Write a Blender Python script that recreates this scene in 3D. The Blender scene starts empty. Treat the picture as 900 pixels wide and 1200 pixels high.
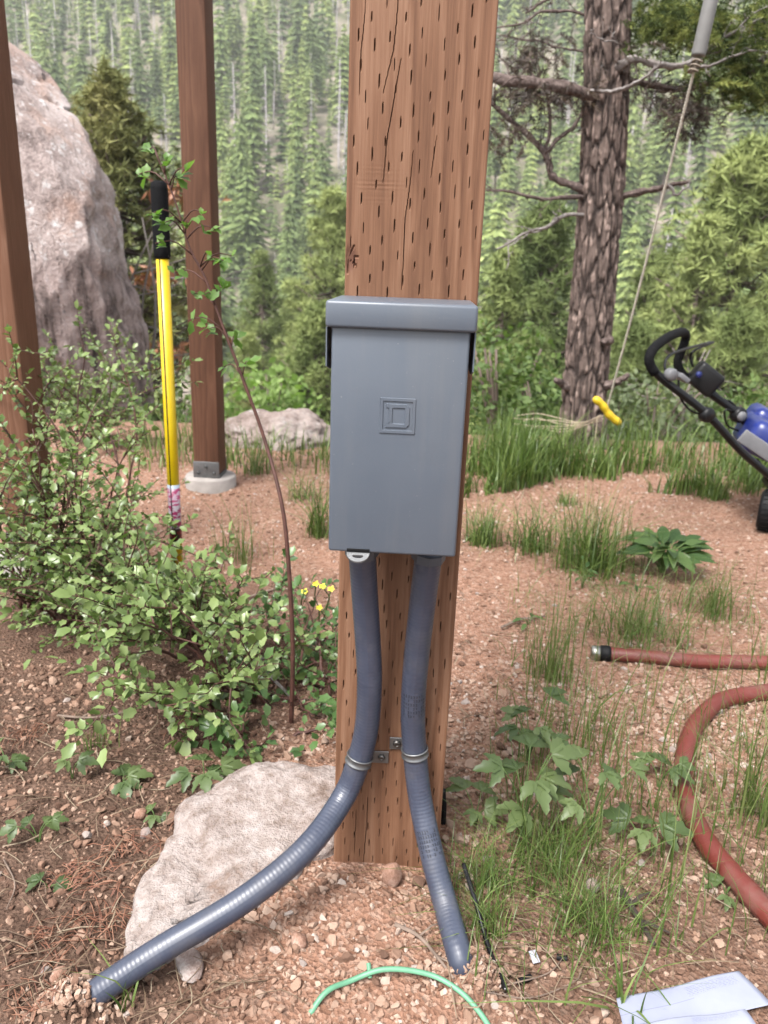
import bpy, bmesh, math, random
import numpy as np
from mathutils import Matrix, Vector

random.seed(7); rng = np.random.default_rng(7)
SC = bpy.context.scene
COL = SC.collection
R = math.radians

# ---------------------------------------------------------------- camera
CH = .776
_d = np.array([345-450, 3400-600, 902.]); _d /= np.linalg.norm(_d)
_Z = -_d; _f = np.array([0, 0, 1.]); _Y = _f-_Z*(_Z@_f); _Y /= np.linalg.norm(_Y); _X = np.cross(_Y, _Z)
MC = np.stack([_X, _Y, _Z], 1)
cd = bpy.data.cameras.new('camera'); cam = bpy.data.objects.new('camera', cd); COL.objects.link(cam)
cd.sensor_width = 36; cd.lens = 902/1200*36; cd.clip_start = .02; cd.clip_end = 3000
_r, _u, _b = MC.T@np.array([1, 0, 0]), MC.T@np.array([0, -1, 0]), MC.T@np.array([0, 0, -1])
cam.matrix_world = Matrix(((_r[0], _u[0], _b[0], 0), (_r[1], _u[1], _b[1], 0), (_r[2], _u[2], _b[2], CH), (0, 0, 0, 1)))
cd.dof.use_dof = True; cd.dof.focus_distance = .80; cd.dof.aperture_fstop = 10
SC.camera = cam
# ---------------------------------------------------------------- light
SUN_EL, SUN_AZ = R(58), R(215)          # azimuth clockwise from +Y: behind the camera, a little left
w = bpy.data.worlds.new('World'); SC.world = w; w.use_nodes = True
wn = w.node_tree; wb = wn.nodes['Background']
sky = wn.nodes.new('ShaderNodeTexSky'); sky.sky_type = 'NISHITA'; sky.sun_disc = False
sky.sun_elevation = SUN_EL; sky.sun_rotation = SUN_AZ; sky.dust_density = 4; sky.air_density = 1.0; sky.ozone_density = 1
hs = wn.nodes.new('ShaderNodeHueSaturation'); hs.inputs['Saturation'].default_value = .30
wn.links.new(sky.outputs[0], hs.inputs['Color']); wn.links.new(hs.outputs[0], wb.inputs[0])
wb.inputs[1].default_value = .105
sl = bpy.data.lights.new('sun', 'SUN'); sl.energy = 1.5; sl.angle = R(18); sl.color = (1, .975, .945)
so = bpy.data.objects.new('sun', sl); COL.objects.link(so)
_sd = Vector((math.sin(SUN_AZ)*math.cos(SUN_EL), math.cos(SUN_AZ)*math.cos(SUN_EL), math.sin(SUN_EL)))
so.rotation_euler = _sd.to_track_quat('Z', 'Y').to_euler(); so.location = (0, -3, 6)
vs = SC.view_settings
SC.display_settings.display_device = 'sRGB'
vs.view_transform = 'Standard'; vs.look = 'None'; vs.gamma = 1; vs.exposure = 2.08
SC.cycles.max_bounces = 8; SC.cycles.diffuse_bounces = 3; SC.cycles.transmission_bounces = 4
SC.cycles.transparent_max_bounces = 4; SC.cycles.volume_bounces = 0
SC.cycles.use_denoising = True

# ---------------------------------------------------------------- projection: photograph pixel -> place
def ray(px, py): return MC.T@np.array([px-450, py-600, 902.])
def G(px, py, z=0.):
    r = ray(px, py); return np.array([0, 0, CH])+r*((z-CH)/r[2])
def P(px, py, Y):
    r = ray(px, py); return np.array([0, 0, CH])+r*(Y/r[1])
def pix(p):
    c = (np.asarray(p)-[0, 0, CH])@MC.T
    return 450+902*c[..., 0]/c[..., 2], 600+902*c[..., 1]/c[..., 2], c[..., 2]

# ---------------------------------------------------------------- numeric helpers
def _h(ix, iy, iz):
    n = (ix*374761393+iy*668265263+iz*2147483647+1013904223) & 0xffffffff
    n = ((n ^ (n >> 13))*1274126177) & 0xffffffff
    n = ((n ^ (n >> 16))*2246822519) & 0xffffffff
    return ((n ^ (n >> 15)) & 0xffff)/65535.
def vnoise(p):
    p = np.asarray(p, float); i = np.floor(p).astype(np.int64); f = p-i; f = f*f*(3-2*f)
    o = 0
    for a in (0, 1):
        for b in (0, 1):
            for c in (0, 1):
                wt = (f[..., 0] if a else 1-f[..., 0])*(f[..., 1] if b else 1-f[..., 1])*(f[..., 2] if c else 1-f[..., 2])
                o = o+wt*_h(i[..., 0]+a, i[..., 1]+b, i[..., 2]+c)
    return o
def fbm(p, oct=4, g=.5):
    p = np.asarray(p, float); s = 0; a = 1; t = 0
    for k in range(oct):
        s = s+a*vnoise(p*2**k+17.3*k); t += a; a *= g
    return s/t*2-1
def ss(x, a, b):
    t = np.clip((x-a)/(b-a), 0, 1); return t*t*(3-2*t)
def nrm(v): return v/np.maximum(np.linalg.norm(v, axis=-1, keepdims=True), 1e-9)

class Mesh:
    def __init__(s): s.V = []; s.F = {3: [], 4: []}; s.n = 0; s.A = []; s.U = []
    def add(s, V, F, a=0., uv=None):
        V = np.asarray(V, float); F = np.asarray(F, np.int64)
        s.V.append(V); s.F[F.shape[1]].append(F+s.n); s.n += len(V)
        s.A.append(np.broadcast_to(np.asarray(a, float), (len(V),)))
        s.U.append(np.zeros((len(V), 2)) if uv is None else uv)
        return s
    def data(s, name, mats, smooth=True):
        V = np.concatenate(s.V).astype(np.float32)
        me = bpy.data.meshes.new(name); me.vertices.add(len(V)); me.vertices.foreach_set('co', V.ravel())
        T = np.concatenate(s.F[3]) if s.F[3] else np.zeros((0, 3), int)
        Q = np.concatenate(s.F[4]) if s.F[4] else np.zeros((0, 4), int)
        L = np.concatenate([T.ravel(), Q.ravel()]).astype(np.int32)
        me.loops.add(len(L)); me.loops.foreach_set('vertex_index', L)
        me.polygons.add(len(T)+len(Q))
        st = np.concatenate([np.arange(len(T))*3, len(T)*3+np.arange(len(Q))*4]).astype(np.int32)
        me.polygons.foreach_set('loop_start', st)
        me.polygons.foreach_set('use_smooth', np.full(len(st), smooth))
        at = me.attributes.new('tint', 'FLOAT', 'POINT'); at.data.foreach_set('value', np.concatenate(s.A).astype(np.float32))
        at = me.attributes.new('tuv', 'FLOAT2', 'POINT'); at.data.foreach_set('vector', np.concatenate(s.U).astype(np.float32).ravel())
        for m in (mats if isinstance(mats, (list, tuple)) else [mats]): me.materials.append(m)
        me.update(calc_edges=True); me.validate(verbose=False)
        return me
    def build(s, name, mats, parent=None, smooth=True, loc=None, rz=0):
        o = bpy.data.objects.new(name, s.data(name, mats, smooth)); COL.objects.link(o)
        if parent is not None: o.parent = parent
        if loc is not None: o.location = loc
        if rz: o.rotation_euler.z = rz
        return o

def tag(o, label=None, cat=None, group=None, kind=None):
    if label: o['label'] = label
    if cat: o['category'] = cat
    if group: o['group'] = group
    if kind: o['kind'] = kind
    return o
def empty(name, loc, label, cat, group=None, rz=0):
    o = bpy.data.objects.new(name, None); COL.objects.link(o); o.location = loc; o.rotation_euler.z = rz
    o.empty_display_size = .05
    return tag(o, label, cat, group)
def link(name, me, parent=None, loc=(0, 0, 0), rot=None, scale=None):
    o = bpy.data.objects.new(name, me); COL.objects.link(o); o.parent = parent; o.location = loc
    if rot is not None: o.rotation_euler = rot
    if scale is not None: o.scale = scale
    return o
def setmat(o, Rm, T, s=1.):
    m = Matrix.Identity(4)
    for i in range(3):
        for j in range(3): m[i][j] = Rm[i][j]*s
        m[i][3] = T[i]
    o.matrix_local = m

def bez(pts, n=24):
    """Catmull-Rom through the points"""
    p = np.asarray(pts, float); p = np.vstack([2*p[0]-p[1], p, 2*p[-1]-p[-2]]); m = len(p)-3
    t = np.linspace(0, m, n); k = np.minimum(t.astype(int), m-1); u = (t-k)[:, None]
    a, b, c, d = p[k], p[k+1], p[k+2], p[k+3]
    return .5*(2*b+(c-a)*u+(2*a-5*b+4*c-d)*u*u+(3*b-a-3*c+d)*u**3)
def tube(path, rad, ns=8, cap=True):
    p = np.asarray(path, float); n = len(p); rad = np.broadcast_to(np.asarray(rad, float), (n,))
    t = nrm(np.gradient(p, axis=0)); ref = np.array([0, 0, 1.]) if abs(t[0][2]) < .9 else np.array([1., 0, 0])
    N = np.zeros_like(p); N[0] = nrm(np.cross(t[0], ref))
    for i in range(1, n): N[i] = nrm(N[i-1]-t[i]*(N[i-1]@t[i]))
    B = np.cross(t, N); a = np.linspace(0, 2*math.pi, ns+1)
    V = p[:, None]+(N[:, None]*np.cos(a)[None, :, None]+B[:, None]*np.sin(a)[None, :, None])*rad[:, None, None]
    s = np.concatenate([[0], np.cumsum(np.linalg.norm(np.diff(p, axis=0), axis=1))])
    uv = np.stack([np.broadcast_to(np.linspace(0, 1, ns+1), (n, ns+1)), np.broadcast_to(s[:, None], (n, ns+1))], -1).reshape(-1, 2)
    i = np.arange(n-1)[:, None]*(ns+1)+np.arange(ns)[None]
    F = np.stack([i, i+1, i+ns+2, i+ns+1], -1).reshape(-1, 4)
    V = V.reshape(-1, 3)
    if cap:
        m = len(V); V = np.vstack([V, p[0], p[-1]]); uv = np.vstack([uv, uv[0], uv[-1]])
        k = np.arange(ns); e = (n-1)*(ns+1)
        C = np.vstack([np.stack([np.full(ns, m), k+1, k, np.full(ns, m)], -1)[:, :3], np.stack([np.full(ns, m+1), e+k, e+k+1], -1)])
        return V, F, uv, C
    return V, F, uv, None
def addtube(M, path, rad, ns=8, a=0.):
    V, F, uv, C = tube(path, rad, ns); n0 = M.n
    M.add(V, F, a, uv)
    if C is not None: M.F[3].append(C+n0)
    return M
def box(M, x0, x1, y0, y1, z0, z1, bev=0., a=0., Rm=None, T=None):
    bm = bmesh.new(); bmesh.ops.create_cube(bm, size=1)
    for v in bm.verts: v.co = Vector(((x0+x1)/2+v.co.x*(x1-x0), (y0+y1)/2+v.co.y*(y1-y0), (z0+z1)/2+v.co.z*(z1-z0)))
    if bev: bmesh.ops.bevel(bm, geom=bm.edges[:], offset=bev, segments=3, affect='EDGES', profile=.5)
    bmesh.ops.triangulate(bm, faces=bm.faces[:])
    V = np.array([v.co[:] for v in bm.verts]); bm.verts.index_update()
    F = np.array([[v.index for v in f.verts] for f in bm.faces]); bm.free()
    if Rm is not None: V = V@np.asarray(Rm).T
    if T is not None: V = V+T
    return M.add(V, F, a)
def lathe(M, prof, ns=24, axis=2, T=(0, 0, 0), a=0.):
    """prof: (r, h) pairs"""
    pr = np.asarray(prof, float); an = np.linspace(0, 2*math.pi, ns, endpoint=False); n = len(pr)
    V = np.zeros((n, ns, 3)); o = [i for i in range(3) if i != axis]
    V[..., o[0]] = pr[:, 0:1]*np.cos(an); V[..., o[1]] = pr[:, 0:1]*np.sin(an); V[..., axis] = pr[:, 1:2]
    i = np.arange(n-1)[:, None]*ns+np.arange(ns)[None]; j = np.arange(n-1)[:, None]*ns+(np.arange(ns)[None]+1) % ns
    F = np.stack([i, j, j+ns, i+ns], -1).reshape(-1, 4)
    return M.add(V.reshape(-1, 3)+np.asarray(T), F, a)
def basis(d, up):
    y = nrm(d); x = nrm(np.cross(y, up)); z = np.cross(x, y)
    return np.stack([x, y, z], -1)
def scatter(M, V0, F0, Rm, S, T, a):
    n = len(T); k = len(V0); S = np.asarray(S, float)
    if S.ndim == 1: S = S[:, None]
    V = np.einsum('nij,nkj->nki', Rm, V0[None]*S[:, None, :])+T[:, None]
    F = (F0[None]+(np.arange(n)*k)[:, None, None]).reshape(-1, F0.shape[1])
    return M.add(V.reshape(-1, 3), F, np.repeat(a, k))
def randrot(n):
    q = nrm(rng.normal(size=(n, 4))); a, b, c, d = q.T
    return np.stack([1-2*(c*c+d*d), 2*(b*c-a*d), 2*(b*d+a*c), 2*(b*c+a*d), 1-2*(b*b+d*d), 2*(c*d-a*b), 2*(b*d-a*c), 2*(c*d+a*b), 1-2*(b*b+c*c)], -1).reshape(n, 3, 3)
def ico(sub):
    bm = bmesh.new(); bmesh.ops.create_icosphere(bm, subdivisions=sub, radius=1)
    V = np.array([v.co[:] for v in bm.verts]); bm.verts.index_update()
    F = np.array([[v.index for v in f.verts] for f in bm.faces]); bm.free(); return V, F

# ---------------------------------------------------------------- material helpers
ALB = .62                                # albedo trim for the tints given below
class N:
    def __init__(s, name, rough=.7, spec=.3):
        s.m = bpy.data.materials.new(name); s.m.use_nodes = True; s.t = s.m.node_tree; s.n = s.t.nodes
        s.b = s.n['Principled BSDF']; s.o = s.n['Material Output']
        s.b.inputs['Roughness'].default_value = rough; s.b.inputs['Specular IOR Level'].default_value = spec
        s._c = {}
    def node(s, t, **k):
        x = s.n.new(t)
        for a, v in k.items(): setattr(x, a, v)
        return x
    def l(s, a, b): s.t.links.new(a, b)
    def co(s, w='Object'):
        if w not in s._c: s._c[w] = s.node('ShaderNodeTexCoord').outputs[w]
        return s._c[w]
    def attr(s, name, out='Fac'):
        x = s.node('ShaderNodeAttribute', attribute_name=name); return x.outputs[out]
    def map(s, v, sc=(1, 1, 1), loc=(0, 0, 0)):
        x = s.node('ShaderNodeMapping'); s.l(v, x.inputs[0]); x.inputs['Scale'].default_value = sc; x.inputs['Location'].default_value = loc
        return x.outputs[0]
    def noise(s, v, scale, det=4, rough=.55, dist=0):
        x = s.node('ShaderNodeTexNoise'); s.l(v, x.inputs['Vector'])
        x.inputs['Scale'].default_value = scale; x.inputs['Detail'].default_value = det; x.inputs['Roughness'].default_value = rough; x.inputs['Distortion'].default_value = dist
        return x.outputs['Fac']
    def voro(s, v, scale, feat='F1', out='Distance'):
        x = s.node('ShaderNodeTexVoronoi', feature=feat); s.l(v, x.inputs['Vector']); x.inputs['Scale'].default_value = scale
        return x.outputs[out]
    def ramp(s, f, stops, interp='LINEAR'):
        x = s.node('ShaderNodeValToRGB'); r = x.color_ramp; r.interpolation = interp
        while len(r.elements) < len(stops): r.elements.new(.5)
        for e, (p, c) in zip(r.elements, stops):
            e.position = p; e.color = (*c, 1) if len(c) == 3 else c
        s.l(f, x.inputs[0]); return x.outputs[0]
    def math(s, op, a, b=None, c=None, clamp=False):
        x = s.node('ShaderNodeMath', operation=op, use_clamp=clamp)
        for i, v in enumerate((a, b, c)):
            if v is None: continue
            if isinstance(v, (int, float)): x.inputs[i].default_value = v
            else: s.l(v, x.inputs[i])
        return x.outputs[0]
    def mix(s, f, a, b, mode='MIX'):
        x = s.node('ShaderNodeMix', data_type='RGBA', blend_type=mode)
        for i, v in ((0, f), (6, a), (7, b)):
            if isinstance(v, (int, float)): x.inputs[i].default_value = v
            elif isinstance(v, tuple): x.inputs[i].default_value = (*v, 1)
            else: s.l(v, x.inputs[i])
        return x.outputs[2]
    def sep(s, v):
        x = s.node('ShaderNodeSeparateXYZ'); s.l(v, x.inputs[0]); return x.outputs
    def rand(s): return s.node('ShaderNodeObjectInfo').outputs['Random']
    def col(s, c):
        if ALB != 1:
            if isinstance(c, tuple): c = tuple(x*ALB for x in c)
            else: c = s.mix(1., c, (ALB,)*3, 'MULTIPLY')
        if isinstance(c, tuple): s.b.inputs['Base Color'].default_value = (*c, 1)
        else: s.l(c, s.b.inputs['Base Color'])
        return s
    def rough(s, v): s.l(v, s.b.inputs['Roughness']); return s
    def bump(s, h, st=.5, dist=.01):
        x = s.node('ShaderNodeBump'); x.inputs['Strength'].default_value = st; x.inputs['Distance'].default_value = dist
        s.l(h, x.inputs['Height']); s.l(x.outputs[0], s.b.inputs['Normal']); return s
    def translucent(s, c, fac=.35):
        t = s.node('ShaderNodeBsdfTranslucent'); mx = s.node('ShaderNodeMixShader'); mx.inputs[0].default_value = fac
        if ALB != 1: c = s.mix(1., c, (ALB,)*3, 'MULTIPLY')
        s.l(c, t.inputs[0])
        s.l(s.b.outputs[0], mx.inputs[1]); s.l(t.outputs[0], mx.inputs[2]); s.l(mx.outputs[0], s.o.inputs[0]); return s

def m_plain(name, c, rough=.5, spec=.4, metal=0, var=.12, scale=40, bump=0.):
    k = N(name, rough, spec); f = k.noise(k.co(), scale, 3)
    lo = tuple(x*(1-var) for x in c); hi = tuple(min(1, x*(1+var)) for x in c)
    k.col(k.ramp(f, [(.3, lo), (.7, hi)])); k.b.inputs['Metallic'].default_value = metal
    if bump: k.bump(f, .5, bump)
    return k.m
def m_wood(name, cs, pith=(-.06, .12), ring=.0075, seed=0., zst=.05):
    k = N(name, .72, .25); c = k.map(k.co(), (1, 1, 1), (seed, seed*.3, seed*1.7))
    wob = k.noise(k.map(c, (1, 1, .12)), 9, 3); wob2 = k.noise(k.map(c, (1, 1, .35)), 24, 2)
    x, y, z = k.sep(k.co())
    dx = k.math('SUBTRACT', x, pith[0]); dy = k.math('SUBTRACT', y, pith[1])
    r = k.math('SQRT', k.math('ADD', k.math('MULTIPLY', dx, dx), k.math('MULTIPLY', dy, dy)))
    r = k.math('ADD', r, k.math('ADD', k.math('MULTIPLY', wob, .030), k.math('ADD', k.math('MULTIPLY', wob2, .004), k.math('MULTIPLY', z, .010))))
    g = k.math('FRACT', k.math('DIVIDE', r, ring)); g = k.math('SMOOTH_MIN', g, k.math('MULTIPLY', k.math('SUBTRACT', 1.0, g), 4.0), .15)
    fib = k.noise(k.map(c, (1, 1, .03)), 420, 3, .6)
    blot = k.noise(k.map(c, (1, 1, .3)), 11, 4)
    f = k.math('ADD', k.math('MULTIPLY', g, .27), k.math('ADD', k.math('MULTIPLY', fib, .46), k.math('MULTIPLY', blot, .46)))
    k.col(k.ramp(f, [(.28, cs[0]), (.55, cs[1]), (.85, cs[2])]))
    k.bump(k.math('ADD', fib, k.math('MULTIPLY', g, .6)), .35, .0012)
    return k
def m_leaf(name, cs, trans=.35, rough=.5, obj=False):
    k = N(name, rough, .35)
    f = k.rand() if obj else k.attr('tint')
    nz = k.noise(k.co(), 60, 2)
    f = k.math('ADD', k.math('MULTIPLY', f, .8), k.math('MULTIPLY', nz, .2))
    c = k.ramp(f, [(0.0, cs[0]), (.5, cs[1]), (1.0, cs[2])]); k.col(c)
    k.translucent(k.mix(1., c, (1.0, 1.25, .55), 'MULTIPLY'), trans); return k.m
# ================================================================ THE SETTING
_ky = np.array([-40, 3.3, 4.2, 5.5, 8, 20, 45, 62, 80, 150, 300, 460.])
_kz = np.array([0, 0, -.10, -.40, -1.5, -7, -18, -21.5, -18, 17, 98, 180.])
def hbase(x, y):
    z = 0
    for o, wt in ((-.06, .25), (0, .5), (.06, .25)): z = z+wt*np.interp(y*(1+o), _ky, _kz)
    far = ss(y, 40, 90)
    z = z+far*(fbm(np.stack([x*.02, y*.02, 0*x], -1), 4)*7+.04*x)
    return z
ENDS = [tuple(G(86, 1190)[:2]), tuple(G(551, 1152)[:2])]         # where the conduits go into the ground
def hgt(x, y):
    x = np.asarray(x, float); y = np.asarray(y, float)
    z = hbase(x, y); near = 1-ss(y, 4, 20)
    z = z+near*(.016*fbm(np.stack([x*3, y*3, 0*x+5], -1), 3)+.006*fbm(np.stack([x*22, y*22, 0*x+9], -1), 3))
    for ex_, ey_ in ENDS: z = z+.026*np.exp(-(((x-ex_)/.030)**2+((y-ey_)/.026)**2)**1.5)
    # gravel heaped round the foot of the post, the conduits and the flat rock
    z = z+.012*np.exp(-(((x-.02)/.22)**2+((y-.80)/.14)**2))
    return z
def hz(x, y): return float(hgt(np.array([x]), np.array([y]))[0])
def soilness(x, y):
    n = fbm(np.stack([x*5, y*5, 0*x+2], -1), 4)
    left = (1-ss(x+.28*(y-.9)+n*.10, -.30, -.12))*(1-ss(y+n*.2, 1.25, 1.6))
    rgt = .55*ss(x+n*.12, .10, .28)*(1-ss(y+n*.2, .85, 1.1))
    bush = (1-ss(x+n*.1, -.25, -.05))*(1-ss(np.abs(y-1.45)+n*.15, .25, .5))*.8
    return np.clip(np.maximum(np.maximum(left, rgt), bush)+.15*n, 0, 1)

ALB = .68
# --- ground sheet
ys = np.concatenate([np.linspace(-6, .35, 16)[:-1], np.arange(.35, 2.0, .009), np.arange(2.0, 4.2, .02), np.geomspace(4.2, 460, 110)])
u = np.linspace(-1, 1, 241); us = (u+2.2*u**5)/1.0
Yg, Ug = np.meshgrid(ys, us, indexing='ij'); Xg = Ug*(.55*np.maximum(Yg, 0)+.42+.5*(Yg < .35)*np.abs(Yg-.35))
Zg = hgt(Xg, Yg); nr, nc = Yg.shape
gi = np.arange(nr-1)[:, None]*nc+np.arange(nc-1)[None]
gF = np.stack([gi, gi+1, gi+nc+1, gi+nc], -1).reshape(-1, 4)

k = N('gravelly_ground', .95, .1); c = k.co(); so_ = k.attr('tint'); X_, Y_, Z_ = k.sep(c)
cell = k.voro(c, 170, 'F1', 'Color'); cs1 = k.sep(cell)[0]
v1 = k.voro(c, 170); fine = k.noise(c, 260, 4, .65); big = k.noise(c, 3.0, 5, .6); mid = k.noise(c, 28, 4, .6)
grav = k.ramp(cs1, [(0, (.17, .085, .055)), (.35, (.30, .165, .112)), (.7, (.42, .25, .18)), (1, (.50, .36, .28))])
grav = k.mix(k.math('MULTIPLY', fine, .55), grav, (.27, .145, .095))
grav = k.mix(k.ramp(mid, [(.35, (0, 0, 0)), (.7, (.5, .5, .5))]), grav, (.40, .225, .155))
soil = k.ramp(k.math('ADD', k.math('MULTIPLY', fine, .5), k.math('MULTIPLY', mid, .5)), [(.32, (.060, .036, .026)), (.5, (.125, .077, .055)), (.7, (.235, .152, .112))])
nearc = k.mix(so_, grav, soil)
floor = k.ramp(k.noise(c, .16, 6, .7), [(.35, (.13, .14, .075)), (.5, (.22, .20, .15)), (.64, (.36, .30, .25)), (.75, (.15, .19, .08))])
k.col(k.mix(k.ramp(k.math('MULTIPLY', Y_, .1), [(.40, (0, 0, 0)), (.75, (1, 1, 1))]), nearc, floor))
k.bump(k.math('ADD', k.math('MULTIPLY', v1, 1.2), k.math('ADD', fine, k.math('MULTIPLY', mid, .8))), .8, .006)
M_GROUND = k.m
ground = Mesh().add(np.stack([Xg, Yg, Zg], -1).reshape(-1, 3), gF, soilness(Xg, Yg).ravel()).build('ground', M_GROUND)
tag(ground, kind='structure')

# --- gravel
ALB = .68
k = N('granite_gravel', .9, .15); tnt = k.attr('tint'); fz = k.noise(k.co(), 220, 4, .65)
PEB = [(0, (.10, .056, .040)), (.2, (.20, .116, .080)), (.4, (.33, .21, .150)), (.6, (.43, .30, .226)), (.78, (.50, .375, .295)), (.9, (.58, .50, .44)), (1, (.31, .28, .265))]
k.col(k.mix(k.math('MULTIPLY', fz, .45), k.ramp(tnt, PEB), (.28, .165, .115))); k.bump(fz, .5, .002); M_PEB = k.m
k = N('loose_pebble', .88, .15); fz = k.noise(k.co(), 160, 4, .65)
k.col(k.mix(k.math('MULTIPLY', fz, .45), k.ramp(k.rand(), PEB), (.31, .185, .13))); k.bump(fz, .5, .002); M_PEB1 = k.m
def stone_shapes(sub, n):
    V, F = ico(sub); out = []
    for i in range(n):
        s = np.array([1, rng.uniform(.65, 1), rng.uniform(.5, .85)])
        W = V.copy()
        for q in range(9):                         # knock flat facets off it
            nn = nrm(rng.normal(size=3)); h = rng.uniform(.38, .72); dd = W@nn
            W = W-np.maximum(dd-h, 0)[:, None]*nn
        W = W*(1+.16*fbm(V*1.7+i*9, 2)[:, None])*s; out.append(W)
    return out, F
def gravel_pts(n, y0, y1, keep=1.):
    y = np.sqrt(rng.uniform(y0**2, y1**2, n)); x = rng.uniform(-1, 1, n)*(.58*y+.06)
    s = soilness(x, y); m = rng.uniform(size=n) > s*keep
    return x[m], y[m], s[m]
def clear(x, y):       # nothing may grow or lie inside the post, the rock or the paper
    return ~((x > -.055) & (x < .10) & (y > .81) & (y < 1.0))
M = Mesh()
sh1, F1 = stone_shapes(2, 6); sh0, F0 = stone_shapes(1, 6)
def lay(n, y0, y1, smin, smax, sh, F, keep):
    x, y, s = gravel_pts(n, y0, y1, keep); q = clear(x, y); x, y, s = x[q], y[q], s[q]
    r = smin*(smax/smin)**(rng.uniform(size=len(x))**2.2)
    z = hgt(x, y)+r*rng.uniform(-.15, .35, len(x)); Rm = randrot(len(x))
    # lie flat: squash the random rotation so that the short axis stays near vertical
    yaw = rng.uniform(0, 6.28, len(x)); c_, s_ = np.cos(yaw), np.sin(yaw); zz = np.zeros_like(c_)
    Rz = np.stack([c_, -s_, zz, s_, c_, zz, zz, zz, zz+1], -1).reshape(-1, 3, 3)
    Rm = np.where((rng.uniform(size=len(x)) < .6)[:, None, None], Rz, Rm)
    kk = rng.integers(0, len(sh), len(x)); a = np.clip(rng.beta(2, 2, len(x))-.25*s, 0, 1)
    for i in range(len(sh)):
        m = kk == i; scatter(M, sh[i], F, Rm[m], r[m], np.stack([x, y, z], -1)[m], a[m])
lay(7600, .50, 1.35, .0042, .0095, sh1, F1, .45)
lay(11000, .50, 1.40, .0022, .0045, sh0, F0, .3)
lay(15000, 1.35, 3.5, .0045, .0100, sh0, F0, .6)
for ex_, ey_ in ENDS:                        # gravel heaped over the buried conduit ends
    n_ = 340; x = ex_+rng.normal(size=n_)*.026; y = ey_+rng.normal(size=n_)*.022; r = rng.uniform(.0025, .006, n_); kk = rng.integers(0, 6, n_); Rm = randrot(n_)
    for i in range(6): q = kk == i; scatter(M, sh1[i], F1, Rm[q], r[q], np.stack([x, y, hgt(x, y)+r*.3+.007*np.exp(-((x-ex_)/.02)**2-((y-ey_)/.02)**2)*rng.uniform(0, 1, n_)], -1)[q], rng.beta(2, 2, n_)[q])
tag(M.build('gravel', M_PEB, smooth=False), 'pinkish tan crushed granite gravel spread over the ground', 'gravel', kind='stuff')
pm = []
for i in range(6): pm.append(Mesh().add(sh1[i], F1).data('pebble', M_PEB1, False))
x, y, s = gravel_pts(900, .56, 1.55, .6); q = clear(x, y); x, y = x[q][:290], y[q][:290]
for i in range(len(x)):
    r = .0075*(1.9)**(random.random()**2)
    o = link('pebble', pm[i % 6], ground, (x[i], y[i], hz(x[i], y[i])+r*.25), (random.uniform(-.5, .5), random.uniform(-.5, .5), random.uniform(0, 6.28)), (r,)*3)

# --- boulders and rocks
def m_granite(name, cs, scale=1., lichen=True):
    k = N(name, .92, .15); c = k.co()
    a = k.noise(c, 2.2*scale, 6, .65); b = k.noise(c, 38*scale, 4, .7); d = k.noise(k.map(c, (1, 1, .25)), 6*scale, 4, .6)
    f = k.math('ADD', k.math('MULTIPLY', a, .55), k.math('ADD', k.math('MULTIPLY', b, .3), k.math('MULTIPLY', d, .2)))
    col = k.ramp(f, [(.36, cs[0]), (.47, cs[1]), (.55, cs[2]), (.66, cs[3])])
    if lichen:
        col = k.mix(k.ramp(k.noise(c, 5.5*scale, 5, .7), [(.57, (0, 0, 0)), (.66, (.75, .75, .75))]), col, (.44, .42, .40))
        col = k.mix(k.ramp(k.noise(k.map(c, (1, 1, 1), (4, 2, 1)), 3.1*scale, 5, .7), [(.58, (0, 0, 0)), (.68, (.5, .5, .5))]), col, (.36, .19, .11))
    k.col(col); k.bump(k.math('ADD', b, k.math('MULTIPLY', d, 1.5)), .7, .02/scale); return k.m
M_BOULD = m_granite('granite_boulder', [(.085, .068, .06), (.21, .16, .14), (.31, .25, .225), (.40, .35, .32)], 1.6)
def rock(name, ctr, size, seed, mat, label, cat='rock', sub=6, amp=.22, sq=1., group=None, warp=None, rz=0):
    V, F = ico(sub)
    p = np.sign(V)*np.abs(V)**sq
    dd = fbm(V*1.3+seed, 4)*amp+fbm(V*5+seed*2, 3)*amp*.22+fbm(V*17+seed, 3)*amp*.07
    p = p*(1+dd[:, None])
    if warp is not None: p = warp(p, V)
    p = p*np.asarray(size)
    o = Mesh().add(p, F).build(name, mat, loc=ctr, rz=rz); return tag(o, label, cat, group)
ALB = 1.02
# the great boulder at the left: upper block overhanging a streaked foot
bl = []
for py, xr in ((8, 4), (60, 32), (130, 68), (190, 92), (230, 106), (280, 122), (330, 132), (400, 142), (470, 146), (520, 150)):
    bl.append((P(xr, py, 5.4)[2], P(xr, py, 5.4)[0]))
bl = np.array(sorted(bl)); bl[:, 1] -= np.interp(bl[:, 0], [0, .5, 1.2, 2.2], [.04, .14, .16, .12])
V, F = ico(7)
zz = np.where(V[:, 2] > 0, V[:, 2]*1.75+.75, V[:, 2]*1.5+.75); edge = np.interp(zz, bl[:, 0], bl[:, 1])
lat = np.sqrt(np.clip(1-V[:, 2]**2, 0, 1)); ax = np.arctan2(V[:, 1], V[:, 0])
half = (edge+3.9)/2
sg = np.sign(np.cos(ax))*np.abs(np.cos(ax))**.8
topfade = np.clip(lat*1.6, 0, 1)
xx = (edge-half)*1.0+half*sg*topfade; yy = 1.05*np.sign(np.sin(ax))*np.abs(np.sin(ax))**.8*topfade
p = np.stack([xx, yy, zz], -1); nn = nrm(np.stack([np.cos(ax), np.sin(ax), V[:, 2]*.3], -1))
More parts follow.
